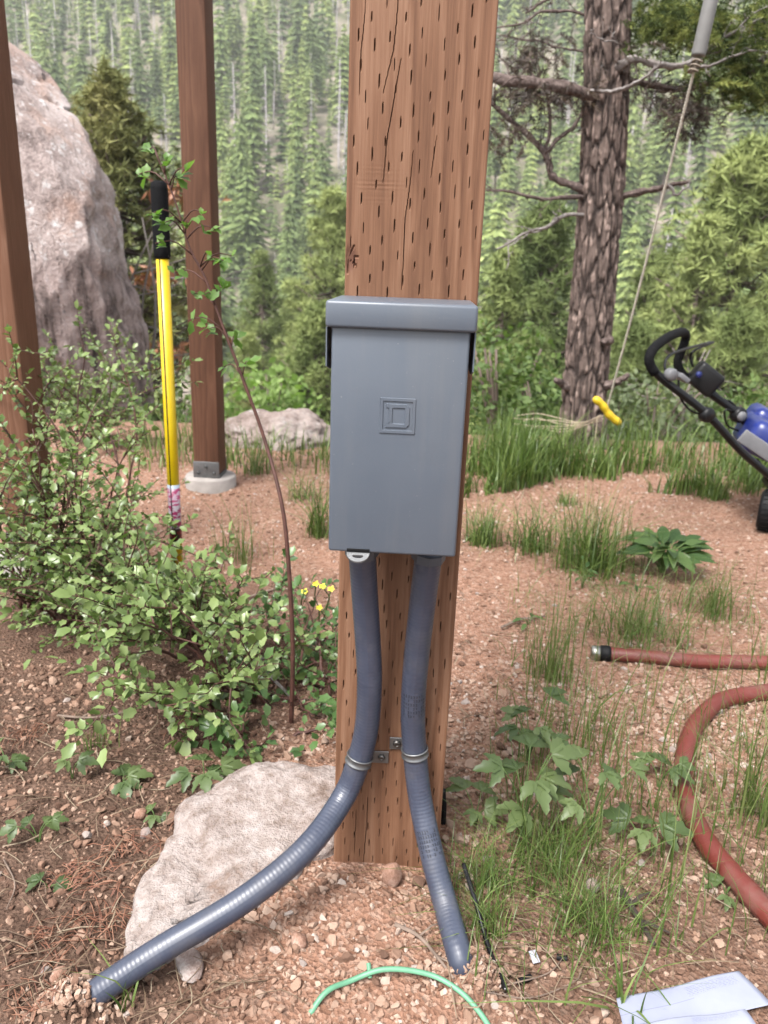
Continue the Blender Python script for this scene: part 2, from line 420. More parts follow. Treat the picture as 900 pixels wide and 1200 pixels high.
dz = fbm(p*1.1+3, 4)*.16+fbm(p*4, 4)*.05+fbm(p*15, 3)*.022-.05*np.clip(.10-np.abs(fbm(p*1.9+7, 3)), 0, 1)*10*.5-.03*np.clip(.08-np.abs(fbm(p*4.3+2, 2)), 0, 1)*6
und = ss(.92-p[:, 2]+.22*np.sin(p[:, 0]*2.2+1), 0, .12); streak = fbm(np.stack([p[:, 0]*7, p[:, 1]*7, p[:, 2]*.8], -1), 3)
crk = np.exp(-((p[:, 2]-1.55-.9*(p[:, 0]+2.75))/.03)**2)*(p[:, 0] > -3.1)*(p[:, 0] < -2.3); dz = dz-.07*crk
p[:, 1] += und*np.clip(-np.sin(ax), 0, 1)*(.30+.35*np.abs(streak)); dz = dz-und*.06*np.abs(streak)
p = p+nn*(dz*.75)[:, None]
bc_ = p.mean(0); pc = p-bc_; rb = np.random.default_rng(14)          # joint planes break the face into flat facets
for q in range(22):
    fn_ = nrm(np.array([rb.uniform(-.35, 1.1), rb.uniform(-1.2, -.2), rb.uniform(-.55, .9)])); dd = pc@fn_; sp_ = np.quantile(dd, .995)
    pc = pc-np.maximum(dd-rb.uniform(.80, .93)*sp_, 0)[:, None]*fn_
fine_ = fbm(pc*9+5, 3)*.018+fbm(pc*28, 3)*.010-.05*np.clip(.05-np.abs(fbm(pc*1.5+7, 3)), 0, 1)*14
p = pc+bc_+nn*fine_[:, None]; p[:, 1] += 5.9
k = N('boulder_stone', .93, .12); c = k.co()
a = k.noise(c, 2.6, 6, .65); b = k.noise(c, 45, 4, .7); st = k.noise(k.map(c, (1, 1, .10)), 9, 4, .65); Xb, Yb, Zb = k.sep(c)
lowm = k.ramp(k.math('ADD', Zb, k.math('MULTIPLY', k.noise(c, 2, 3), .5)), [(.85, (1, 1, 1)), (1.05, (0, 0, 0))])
f = k.math('ADD', k.math('MULTIPLY', a, .6), k.math('MULTIPLY', b, .4))
up = k.ramp(f, [(.36, (.11, .085, .078)), (.46, (.25, .20, .185)), (.55, (.36, .30, .28)), (.66, (.48, .43, .415))])
up = k.mix(k.ramp(k.noise(k.map(c, (1, 1, 1), (3, 1, 7)), 2.4, 4, .65), [(.52, (0, 0, 0)), (.66, (.40, .40, .40))]), up, (.36, .215, .15))
up = k.mix(k.ramp(k.noise(k.map(c, (1, 1, 1), (9, 1, 2)), 12, 4, .7), [(.58, (0, 0, 0)), (.66, (.8, .8, .8))]), up, (.52, .50, .49))
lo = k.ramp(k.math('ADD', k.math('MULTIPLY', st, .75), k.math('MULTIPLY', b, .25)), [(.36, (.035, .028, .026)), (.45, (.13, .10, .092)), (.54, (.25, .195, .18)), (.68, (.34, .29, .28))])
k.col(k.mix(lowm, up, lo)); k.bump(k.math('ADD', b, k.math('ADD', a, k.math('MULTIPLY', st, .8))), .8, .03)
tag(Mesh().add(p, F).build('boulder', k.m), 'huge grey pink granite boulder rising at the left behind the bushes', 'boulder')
b0 = P(330, 545, 3.35)
rock('boulder', (b0[0]-.03, 3.45, -.02), (.26, .26, .155), 6.3, M_BOULD, 'low grey granite boulder on the gravel behind the middle post', 'boulder', 6, .42)
ALB = .66
# flat pale rock under the left conduit
k = N('pale_rock', .95, .1); c = k.co(); b = k.noise(c, 60, 4, .7); a = k.noise(c, 9, 5, .65); v = k.voro(c, 95)
col = k.ramp(k.math('ADD', k.math('MULTIPLY', a, .5), k.math('MULTIPLY', b, .5)), [(.34, (.17, .12, .095)), (.44, (.32, .255, .225)), (.53, (.44, .375, .345)), (.68, (.56, .51, .485))])
col = k.mix(k.ramp(k.noise(k.map(c, (1, 1, 1), (2, 2, 2)), 7, 5, .7), [(.55, (0, 0, 0)), (.64, (.8, .8, .8))]), col, (.23, .135, .09))
k.col(col); k.bump(k.math('ADD', b, k.math('MULTIPLY', k.noise(c, 210, 4, .7), .7)), .9, .008); M_PALE = k.m
ol = [(150, 1128), (152, 1052), (172, 1000), (204, 968), (206, 940), (262, 906), (335, 889), (400, 893), (425, 915), (420, 955), (372, 990), (320, 1022), (262, 1058), (205, 1092)]
op = np.array([G(a, b, .045)[:2] for a, b in ol]); cen = op.mean(0)
ang = np.arctan2(op[:, 1]-cen[1], op[:, 0]-cen[0]); rad = np.linalg.norm(op-cen, axis=1); o_ = np.argsort(ang); ang, rad = ang[o_], rad[o_]
V, F = ico(6); th = np.arctan2(V[:, 1], V[:, 0]); rr = np.interp(th, np.r_[ang-2*math.pi, ang, ang+2*math.pi], np.r_[rad, rad, rad])
lat = np.sqrt(V[:, 0]**2+V[:, 1]**2)**.45
px_ = cen[0]+np.cos(th)*rr*lat; py_ = cen[1]+np.sin(th)*rr*lat
hh = .024+.034*ss(py_, .70, .98)
pz = np.where(V[:, 2] > 0, np.abs(V[:, 2])**.38*hh, V[:, 2]*.06)
q = np.stack([px_, py_, pz], -1)
q[:, 2] += (V[:, 2] > -.2)*(.012*fbm(q*9+3, 4)+.006*fbm(q*30, 3)+.0042*fbm(q*90, 3))
q[:, :2] += (nrm(V)[:, :2])*(.012*fbm(q*14+8, 3)+.005*fbm(q*60, 2))[:, None]
tag(Mesh().add(q, F).build('flat_rock', M_PALE), 'flat pale crusty rock bedded in soil under the left conduit', 'rock')
for (a, b, sx, sy, sz, sd, lab) in ((222, 1140, .026, .015, .006, 3, 'flat grey stone chip just below the left conduit'), (386, 546+400, .0, 0, 0, 0, ''),
        (458, 1046, .011, .012, .019, 8, 'pointed pink stone standing in front of the post foot'),
        (171, 984, .009, .007, .007, 5, 'small rounded grey stone on the dark soil left of the flat rock'),
        (350, 1115, .011, .009, .008, 6, 'knobbly tan stone in the gravel below the left conduit'),
        (692, 1048, .011, .009, .011, 11, 'white quartz chip among the fine grass tufts'),
        (70, 1150, .010, .008, .007, 13, 'brown stone beside the buried end of the left conduit'),
        (165, 960, .010, .008, .008, 15, 'tan stone on the soil just above the small grey stone')):
    if not lab: continue
    g = G(a, b, 0); rock('stone', (g[0], g[1], hz(g[0], g[1])+sz*.5), (sx, sy, sz), sd, m_granite('stone_'+str(sd), [(.2, .15, .13), (.3, .22, .19), (.4, .33, .3), (.5, .46, .43)] if sd in (3, 5, 11) else [(.2, .1, .07), (.3, .17, .12), (.4, .25, .19), (.5, .38, .31)], 9, False), lab, 'stone', 3, .3, 1, rz=random.random()*6)

# ================================================================ THE FOREST ACROSS THE VALLEY
ALB = 1.
def m_conifer(name, cs, tr=.25, obj=True):
    k = N(name, .75, .2)
    f = k.math('ADD', k.math('MULTIPLY', k.attr('tint'), .5), k.math('MULTIPLY', k.rand(), .5)) if obj else k.attr('tint')
    c = k.ramp(f, [(0, cs[0]), (.5, cs[1]), (1, cs[2])]); k.col(c); k.translucent(c, tr); return k.m
M_CON = m_conifer('conifer_needles', [(.048, .076, .036), (.185, .245, .092), (.42, .48, .17)])
M_CONF = m_conifer('far_needles', [(.048, .076, .038), (.185, .245, .094), (.42, .48, .17)], .25, False)
M_PINE = m_conifer('pine_needles', [(.060, .088, .030), (.165, .205, .070), (.34, .38, .14)])
M_ASP = m_leaf('spring_leaves', [(.09, .15, .04), (.17, .25, .07), (.26, .34, .12)], .4, .6)
M_TRK = m_plain('conifer_trunk', (.13, .10, .085), .9, .1, 0, .3, 3)
M_SNAG = m_plain('dead_wood', (.40, .365, .37), .9, .1, 0, .25, 4)
def conifer(h, rad, lev, nb, nq, skirt=.12, quad=1., rnd=False):
    prof = (lambda t: (1-((t-skirt)/(1-skirt))**2.2)**.8*(.55+.45*min(1, (t-skirt)*6))) if rnd else (lambda t: (1-t)**.75)
    """unit-less crown of drooping sprays: returns Mesh with tint"""
    T = []; D = []; S = []; A = []
    for i in range(lev):
        t = skirt+(1-skirt)*(i/lev)**.95; r = rad*prof(t)*rng.uniform(.75, 1.2)+.01*h
        for b in range(nb):
            an = rng.uniform(0, 6.28); rb = r*rng.uniform(.6, 1.15)
            if rng.uniform() < .08: continue
            for q in range(nq):
                s = (q+rng.uniform(.2, 1))/nq
                dr = np.array([math.cos(an), math.sin(an), 0])
                T.append(dr*rb*s+np.array([0, 0, h*t-.28*rb*s*s+rng.normal()*.006*h]))
                sd = an+rng.normal()*.7
                D.append([math.cos(sd), math.sin(sd), -.35+rng.normal()*.25])
                S.append(h*.030*quad*rng.uniform(.7, 1.4)*(1.15-.6*t)); A.append(np.clip(.30+.35*s+.2*rng.normal(), 0, 1))
    T = np.array(T); D = np.array(D); S = np.array(S); A = np.array(A)
    core = Mesh(); nt_ = max(8, int(lev*.6))                # drooping jagged tiers give the crown its body
    for i in range(nt_):
        t = skirt+(.985-skirt)*(i/nt_)**.95; r = rad*prof(t)*(rng.uniform(.6, 1.15) if rnd else rng.uniform(.82, 1.14))+.008*h; ns_ = 18; a = np.arange(ns_)*2*math.pi/ns_+rng.uniform(0, 6)
        rr = r*np.where(np.arange(ns_) % 2 == 0, rng.uniform(.75, 1.2, ns_), rng.uniform(.38, .6, ns_)); zz = h*t-.42*rr+rng.normal(size=ns_)*.006*h
        V = np.r_[[[0, 0, h*t+.045*h]], np.c_[rr*np.cos(a), rr*np.sin(a), zz]]; j = np.arange(ns_)
        core.add(V, np.stack([0*j, 1+j, 1+(j+1) % ns_], -1), np.r_[.3, np.clip(.45+.25*rng.normal(size=ns_), 0, 1)])
    V0 = np.array([[0, -.7, 0], [.55, .1, -.12], [0, 1.3, -.1], [-.55, .1, -.12]]); F0 = np.array([[0, 1, 2, 3]])
    up = nrm(np.stack([rng.normal(size=len(T))*.4, rng.normal(size=len(T))*.4, np.ones(len(T))], -1))
    return scatter(core, V0, F0, basis(D, up), S, T, A)
def taper(h, r0, r1=None, lean=0.): 
    z = np.linspace(-.4, h, 7); return addtube(Mesh(), np.stack([lean*z*z/h+.0*z, .02*np.sin(z), z], -1), np.linspace(r0, r1 or r0*.12, 7), 6)
H0 = 10.
kinds = []
for (rad, lev, sk, q) in ((1.8, 22, .10, .8), (1.5, 22, .06, .75), (1.75, 18, .18, 1.1), (1.5, 20, .36, 1.), (1.35, 20, .04, .7)):
    kinds.append((conifer(H0, rad, lev, 7, 4, sk, q, len(kinds) in (2, 3)), taper(H0*.97, .14)))
snag = Mesh(); addtube(snag, np.stack([.1*np.sin(np.linspace(0, 3, 8)), 0*np.linspace(0, 3, 8), np.linspace(-.4, H0, 8)], -1), np.linspace(.13, .03, 8), 6)
for i in range(46):
    z = rng.uniform(2, 9.5); an = rng.uniform(0, 6.28); ln = (10.5-z)*.16*rng.uniform(.5, 1.2)
    addtube(snag, [[0, 0, z], [math.cos(an)*ln*.6, math.sin(an)*ln*.6, z+.1], [math.cos(an)*ln, math.sin(an)*ln, z-.12]], [.03, .022, .01], 4)
crown_me = [k_[0].data('crown', M_CON, False) for k_ in kinds]; trunk_me = [k_[1].data('trunk', M_TRK) for k_ in kinds]; snag_me = snag.data('trunk', M_SNAG)
# scatter over the hillside
cand = []
gy = 66.
while gy < 300:
    st = 3.7+.0025*gy
    for gx in np.arange(-.62*gy-4, .62*gy+4, st):
        x = gx+rng.uniform(-.5, .5)*st*1.2; y = gy+rng.uniform(-.5, .5)*st*1.2
        gap = fbm(np.array([x*.035, y*.035, 4.]), 3)
        if rng.uniform() < .06+max(0, gap)*.75: continue
        cand.append((x, y))
    gy += st*.9
cand = np.array(cand); ch = 5.5+13*rng.uniform(size=len(cand))**1.5*(1+.15*fbm(np.stack([cand*.05@np.array([1, 0]), cand*.05@np.array([0, 1]), cand[:, 0]*0], -1), 2))
cz = hgt(cand[:, 0], cand[:, 1])
dead = rng.uniform(size=len(cand)) < np.where(cz > 12, .26, .09)
tx, ty, tz = pix(np.stack([cand[:, 0], cand[:, 1], cz+ch], -1)); bx_, by_, _ = pix(np.stack([cand[:, 0], cand[:, 1], cz], -1))
vis = (tx > -30) & (tx < 930) & (ty < 455) & (by_ > -10)
cand, ch, cz, dead, tx, ty, tz, by_ = [a[vis] for a in (cand, ch, cz, dead, tx, ty, tz, by_)]
hid = ((tx > 420) & (tx < 560)) | (tx < 12) | (tx > 893) | ((tx > 215) & (tx < 242)) | ((tx < 125) & (ty > 110)) | (ty < 4) | ((tx > 100) & (tx < 180) & (ty > 120)) | (ty > 400)
size = np.where(hid, 0, ch/tz); order = np.argsort(-size); solo = set(order[:260].tolist())
lodV = [conifer(H0, r_, l_, 3, 2, s_, 1.2, w_) for (r_, l_, s_, w_) in ((1.9, 15, .10, False), (1.45, 16, .06, False), (1.7, 13, .22, True))]
far = Mesh(); farT = Mesh(); L_V = [np.concatenate(l.V) for l in lodV]
def zone(a, b):
    v = 'high up' if b < 90 else 'half way up' if b < 230 else 'low down'
    return v+(' left of the middle post' if a < 225 else ' between middle post and grey box' if a < 420 else ' left of the big pine trunk' if a < 700 else ' right of the big pine trunk')
for i in range(len(cand)):
    kd = random.randrange(5); s = ch[i]/H0; p = (cand[i, 0], cand[i, 1], cz[i]-.2); rz = random.random()*6.28
    if i in solo:
        if dead[i]:
            o = empty('dead_tree', p, 'bare grey dead conifer on the hillside '+zone(tx[i], ty[i]), 'tree', 'dead trees on the far hillside', rz); o.scale = (s, s, s)
            link('trunk', snag_me, o)
        else:
            o = empty('conifer_tree', p, ['green', 'slender green', 'broad green', 'bare stemmed green', 'narrow green'][kd]+' conifer on the hillside '+zone(tx[i], ty[i]), 'tree', 'conifers on the far hillside', rz); w_ = random.uniform(.75, 1.35)
            o.scale = (s*w_, s*w_, s); link('crown', crown_me[kd], o); link('trunk', trunk_me[kd], o)
        continue
    c_, s_ = math.cos(rz), math.sin(rz); Rm = np.array([[c_, -s_, 0], [s_, c_, 0], [0, 0, 1]])
    if dead[i]:
        z = np.array([-.4, .5, 1])*ch[i]; addtube(farT, np.array([[0, 0, z[0]*.1], [.15*c_, .1, z[1]], [.2*s_, 0, z[2]]])+p, [.12, .09, .03], 4)
    else:
        L = lodV[kd % 3]; a0 = rng.uniform(-.35, .4); a1 = rng.uniform(.75, 1.35); n0 = far.n; far.add(L_V[kd % 3]@Rm.T*np.array([s*a1, s*a1, s])+p, np.concatenate(L.F[3]), np.clip(np.concatenate(L.A)+a0, 0, 1)); far.F[4].append(L.F[4][0]+n0)
tag(far.build('distant_forest', M_CONF, smooth=False), 'dense mass of green conifers covering the far hillside', 'forest', kind='stuff')
tag(farT.build('distant_dead_trunks', M_SNAG), 'mass of thin bare grey trunks among the far conifers', 'forest', kind='stuff')
# bright spring shrubs on the lower slope
def leafcloud(n, R3, ls, quadV=None, shell=.55):
    d = nrm(rng.normal(size=(n, 3))); r = shell+(1-shell)*rng.uniform(size=n)**.6
    lump = 1+.35*fbm(d*2.2+rng.uniform(0, 50), 3)
    T = d*(r*lump)[:, None]*np.asarray(R3); V0 = np.array([[0, -.8, 0], [.5, 0, .08], [0, .9, 0], [-.5, 0, .08]]); F0 = np.array([[0, 1, 2, 3]])
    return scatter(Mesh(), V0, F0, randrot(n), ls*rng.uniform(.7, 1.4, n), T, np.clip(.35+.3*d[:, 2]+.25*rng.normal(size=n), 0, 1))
ALB = .85
# ================================================================ NEARER TREES AND SHRUBS
def needleclump(n, ln, wd, up=.5):
    D = nrm(rng.normal(size=(n, 3))+np.array([0, 0, up])); V0 = np.array([[-wd, 0, 0], [wd, 0, 0], [0, ln, 0]]); F0 = np.array([[0, 1, 2]])
    m = scatter(Mesh(), V0, F0, basis(D, nrm(rng.normal(size=(n, 3)))), rng.uniform(.7, 1.2, n), np.zeros((n, 3)), rng.uniform(0, 1, n))
    return m.V[0], m.F[3][0]
def pine(h, rad, nclump, seed, skirt=.15, cl=.30):
    """rounded, tufted pine: clumps of needles at the ends of limbs"""
    tr = taper(h*.96, h*.016); cr = Mesh(); pts = []; nl = int(nclump/9)
    for i in range(nl):
        t = skirt+(1-skirt)*rng.uniform()**.85; r = rad*(1-t**1.8)**.8*rng.uniform(.55, 1.1); an = rng.uniform(0, 6.28)
        e = np.array([math.cos(an)*r, math.sin(an)*r, h*t+.12*r]); b = np.array([0, 0, h*t-.15*r])
        addtube(tr, [b, (b+e)/2+[0, 0, -.03*h], e], [h*.006, h*.004, h*.0015], 4)
        for q in range(9):
            s = rng.uniform(.45, 1.08); pts.append(b+(e-b)*s+rng.normal(size=3)*rad*.08)
    pts = np.array(pts); V0, F0 = needleclump(20, cl, cl*.085); n = len(pts)
    base = .7*fbm(pts*1.6+seed, 2)+.45
    for i in range(n):
        pass
    Rm = randrot(n); S = rng.uniform(.7, 1.3, n)
    V = np.einsum('nij,kj->nki', Rm, V0)*S[:, None, None]+pts[:, None]
    F = (F0[None]+(np.arange(n)*len(V0))[:, None, None]).reshape(-1, 3)
    cr.add(V.reshape(-1, 3), F, np.clip(np.repeat(base, len(V0))+rng.normal(size=n*len(V0))*.12, 0, 1))
    return cr, tr
pk = [pine(6, 1.5, 1300, 1, .10, .19), pine(6, 1.9, 1500, 5, .06, .19), pine(6, 1.2, 1100, 9, .04, .18)]
pk_me = [(a.data('crown', M_PINE, False), b.data('trunk', M_TRK)) for a, b in pk]
def midtree(px, pytop, Y, h, kd, label, group='pines on the near slope', wid=1.):
    t = P(px, pytop, Y); s = h/6
    o = empty('pine_tree', (t[0], Y, t[2]-h), label, 'tree', group, random.random()*6.28); o.scale = (s*wid, s*wid, s)
    link('crown', pk_me[kd][0], o); link('trunk', pk_me[kd][1], o); return o
midtree(885, 175, 17, 8, 1, 'bushy olive pine at the right edge behind the mower', wid=1.1)
midtree(830, 262, 15, 6, 2, 'tufted young pine directly above the mower handle')
midtree(770, 300, 20, 6.5, 0, 'rounded pine between the big trunk and the mower')
midtree(640, 250, 16, 6.5, 1, 'full bright pine left of the big trunk')
midtree(594, 300, 13, 4.6, 2, 'slim pine close to the right edge of the wooden post')
midtree(745, 385, 11, 3.6, 1, 'low spreading pine behind the hanging yellow handle')
midtree(868, 372, 10, 3.4, 1, 'dark low pine right behind the mower handle box')
midtree(372, 365, 15, 4.8, 1, 'dark olive pine beside the left edge of the grey box')
midtree(392, 225, 26, 8, 0, 'tall pale pine next to the left edge of the wooden post')
midtree(306, 300, 32, 8, 2, 'narrow pine right of the brown middle post')
midtree(345, 330, 38, 8, 0, 'green pine in the gap between the middle post and grey box')
midtree(292, 395, 18, 4.4, 2, 'small pine just above the low boulder')
midtree(620, 395, 9, 2.8, 1, 'dense little pine at the foot of the slope left of the big trunk')
# the fir with rusty branch tips behind the great boulder
cr, fir_t = pine(6, 1.5, 2600, 3, .02, .13)
t = P(128, 92, 9.5); o = empty('fir_tree', (t[0], 9.5, t[2]-4.2), 'dark olive fir with rusty dead tips behind the great boulder', 'tree'); o.scale = (.86, .86, .70)
cr.build('crown', m_conifer('fir_needles', [(.055, .068, .026), (.165, .178, .062), (.32, .30, .12)], .2, False), o, False)
fir_t.build('trunk', M_TRK, o)
rt = Mesh()
for (a, b, c_, n) in ((1.0, -.5, 4.3, 60), (.7, -.9, 3.0, 80), (-.3, -1.1, 3.5, 40), (.9, -.8, 1.9, 60)):
    T = np.array([a, b, c_])+rng.normal(size=(n, 3))*[.20, .12, .09]; V0 = np.array([[0, -.7, 0], [.3, .1, 0], [0, 1.3, -.1], [-.3, .1, 0]])
    scatter(rt, V0, np.array([[0, 1, 2, 3]]), randrot(n), .11*rng.uniform(.6, 1.3, n), T, rng.uniform(0, 1, n))
rt.build('dead_tips', m_leaf('rusty_needles', [(.16, .06, .03), (.26, .11, .06), (.36, .18, .10)], .2), o, False)['kind'] = 'stuff'
ALB = .5; M_BUSHW = m_plain('dead_bush_wood', (.30, .26, .24), .9, .1, 0, .3, 6); ALB = .85
# bare grey dead bush beside the boulder
def deadbush(ctr, h, n, seed, label, r0=.008):
    m = Mesh(); rr = np.random.default_rng(seed)
    for i in range(n):
        b = np.array([rr.normal()*.12, rr.normal()*.12, rr.uniform(0, .75)*h]); an = rr.uniform(0, 6.28); ln = h*rr.uniform(.25, .6)
        e = b+np.array([math.cos(an)*ln, math.sin(an)*ln*.6, rr.uniform(-.5, .8)*ln]); mm = (b+e)/2+rr.normal(size=3)*.06*ln
        pa = bez([b, mm, e], 6); addtube(m, pa, np.linspace(r0, r0*.25, 6), 4)
        for q in range(4):
            s = pa[rr.integers(2, 6)]; e2 = s+rr.normal(size=3)*.14*h*np.array([1, .6, .6]); addtube(m, [s, (s+e2)/2+rr.normal(size=3)*.02, e2], [r0*.4, r0*.3, r0*.12], 4)
    for q in range(3): addtube(m, bez([[rr.normal()*.05, 0, -.2], [rr.normal()*.1, 0, h*.5], [rr.normal()*.2, 0, h]], 6), np.linspace(r0*2.4, r0*.6, 6), 5)
    return tag(m.build('dead_bush', M_BUSHW, loc=ctr), label, 'bush')
t = P(165, 460, 7.); deadbush((t[0], 7., t[2]-.1), 1.6, 20, 5, 'tangle of bare grey dead branches right of the great boulder')
t = P(800, 500, 7.); deadbush((t[0], 7., t[2]-.2), .9, 12, 8, 'grey dead twigs showing behind the tall grass by the mower', .008)
def leafbush(px, pytop, Y, h, r, n, ls, label, mat=None, name='bush', cat='bush', kind_pine=False):
    t = P(px, pytop, Y); o = empty(name, (t[0], Y, t[2]-h), label, cat)
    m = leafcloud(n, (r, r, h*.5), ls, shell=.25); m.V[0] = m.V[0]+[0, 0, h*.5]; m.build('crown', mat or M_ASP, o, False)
    s = Mesh()
    for q in range(5):
        a = rng.uniform(0, 6.28); addtube(s, bez([[0, 0, -.3], [.15*r*math.cos(a), .15*r*math.sin(a), h*.4], [.5*r*math.cos(a), .5*r*math.sin(a), h*.85]], 5), np.linspace(.02, .006, 5)*h, 5)
    s.build('stem', M_TRK, o); return o
M_OAK = m_leaf('scrub_leaves', [(.045, .08, .024), (.095, .15, .042), (.17, .23, .07)], .35, .6)
leafbush(318, 425, 14, 2.0, 1.0, 900, .10, 'bright lime green shrub behind the low boulder')
leafbush(222, 478, 8, 1.0, .42, 600, .06, 'lime green shrub between the yellow pole and the middle post')
leafbush(348, 415, 26, 3.0, 1.2, 800, .16, 'light green leafy tree low on the slope left of the grey box')
leafbush(596, 372, 5.6, 1.35, .50, 1700, .034, 'dark leafy shrub at the right edge of the post behind the grass', M_OAK)
leafbush(648, 420, 5.4, 1.0, .40, 1100, .034, 'green shrub at the left foot of the big pine trunk', M_OAK)
leafbush(205, 455, 6.2, .9, .45, 900, .035, 'shadowy green shrub behind the yellow pole', M_OAK)
leafbush(775, 430, 6.4, .9, .75, 1300, .035, 'broad grey green shrub behind the yellow handle', m_leaf('sage_leaves', [(.05, .07, .03), (.10, .13, .06), (.17, .20, .10)], .3, .6))
leafbush(893, 445, 6.0, .9, .5, 900, .035, 'dark shrub at the right edge behind the blue mower', M_OAK)

# ---------------------------------------------------------------- the big pine
TY = 3.75
def tp(px, py, Y=TY): return P(px, py, Y)
ctr = bez([tp(682, 530), tp(684, 480), tp(690, 400), tp(699, 300), tp(706, 200), tp(710, 100), tp(712, 0), tp(714, -140), tp(716, -420)], 2000)
NR = 620; _ii = np.concatenate([np.linspace(0, 1500, 560), np.linspace(1505, 1999, 60)]).astype(int); ctr = ctr[_ii]
rad = np.interp(_ii/1999, [0, .06, .12, .3, .7, 1], [.130, .112, .095, .088, .083, .07])
ns = 150; an = np.linspace(0, 2*math.pi, ns, endpoint=False)
ca, sa = np.cos(an)[None], np.sin(an)[None]
pq = np.stack([np.broadcast_to(ca*9, (NR, ns)), np.broadcast_to(sa*9, (NR, ns)), np.broadcast_to((ctr[:, 2]*9.)[:, None], (NR, ns))], -1)
fl = fbm(pq*np.array([3.2, 3.2, 2.0])+40, 3)
# bark plates: a jittered-cell pattern wrapped round the trunk, tall narrow cells
cw, chh = 34, .046; uu = np.broadcast_to((an/(2*math.pi)*cw)[None], (NR, ns)); vv_ = np.broadcast_to((ctr[:, 2]/chh)[:, None], (NR, ns))
uu = uu+.35*fbm(pq*.8, 2); vv_ = vv_+.5*fbm(pq*.7+9, 2); iu, iv = np.floor(uu).astype(int), np.floor(vv_).astype(int); d1 = np.full(uu.shape, 9.); d2 = d1.copy(); idv = np.zeros(uu.shape)
for a in (-1, 0, 1):
    for b in (-1, 0, 1):
        cu, cv = iu+a, iv+b; cm = cu % cw; ju = cu+.15+.7*_h(cm, cv, cm*0+3); jv = cv+.1+.8*_h(cm, cv, cm*0+7); dd = np.sqrt((uu-ju)**2+(vv_-jv)**2)
        nw = dd < d1; d2 = np.where(nw, d1, np.minimum(d2, dd)); idv = np.where(nw, _h(cm, cv, cm*0+11), idv); d1 = np.where(nw, dd, d1)
fine = np.clip((d2-d1)*2.6, 0, 1)
cw2, ch2 = 15, .15; u2 = np.broadcast_to((an/(2*math.pi)*cw2)[None], (NR, ns))+.55*fbm(pq*.55+3, 3); v2 = np.broadcast_to((ctr[:, 2]/ch2)[:, None], (NR, ns))+.6*fbm(pq*.5+31, 3)
iu, iv = np.floor(u2).astype(int), np.floor(v2).astype(int); e1 = np.full(u2.shape, 9.); e2 = e1.copy()
for a in (-1, 0, 1):
    for b in (-1, 0, 1):
        cu, cv = iu+a, iv+b; cm = cu % cw2; dd = np.sqrt((u2-cu-.1-.8*_h(cm, cv, cm*0+5))**2+(v2-cv-.1-.8*_h(cm, cv, cm*0+9))**2)
        nw = dd < e1; e2 = np.where(nw, e1, np.minimum(e2, dd)); e1 = np.where(nw, dd, e1)
coarse = np.clip((e2-e1)*3.0, 0, 1); fur = coarse*(.45+.55*fine*np.where(idv > .55, 1., .35))
dr = .013*coarse+.004*fine*idv+.004*fl+.006*fbm(pq*.25, 2)
rr = rad[:, None]+dr
V = np.stack([ctr[:, 0:1]+ca*rr, ctr[:, 1:2]+sa*rr, np.broadcast_to(ctr[:, 2:3], rr.shape)], -1).reshape(-1, 3)
i_ = np.arange(NR-1)[:, None]*ns+np.arange(ns)[None]; j_ = np.arange(NR-1)[:, None]*ns+(np.arange(ns)[None]+1) % ns
k = N('pine_bark', .92, .12); c = k.co(); at = k.attr('tint')
b = k.noise(k.map(c, (1, 1, .45)), 70, 4, .65)
f = k.math('ADD', k.math('MULTIPLY', at, .75), k.math('MULTIPLY', b, .45))
k.col(k.ramp(f, [(.20, (.026, .020, .018)), (.45, (.072, .054, .047)), (.70, (.15, .112, .096)), (.95, (.33, .25, .215))])); k.bump(b, .8, .01); M_BARK = k.m
k = N('branch_bark', .9, .15); b = k.noise(k.co(), 60, 4, .65); k.col(k.ramp(b, [(.35, (.05, .036, .032)), (.55, (.12, .09, .08)), (.7, (.22, .175, .16))])); k.bump(b, .6, .006); M_BR = k.m
ALB = .5
k = N('bleached_branch', .88, .15); b = k.noise(k.co(), 50, 4, .65); k.col(k.ramp(b, [(.35, (.20, .165, .15)), (.55, (.36, .32, .30)), (.7, (.5, .47, .45))])); M_BLE = k.m
ALB = .85
big = empty('pine_tree', (ctr[0][0], TY, 0), 'big scaly barked pine trunk with bare limbs beside the hanging rope', 'tree')
big_off = np.array([ctr[0][0], TY, 0])
def bigpart(m, name, mat, smooth=True):
    for q in range(len(m.V)): m.V[q] = m.V[q]-big_off
    return m.build(name, mat, big, smooth)
bigpart(Mesh().add(V, np.stack([i_, j_, j_+ns, i_+ns], -1).reshape(-1, 4), np.clip(.55*coarse+.42*coarse*fine*np.clip((idv-.5)*2.6, 0, 1)+.30*fl-.05, 0, 1).ravel()), 'trunk', M_BARK)
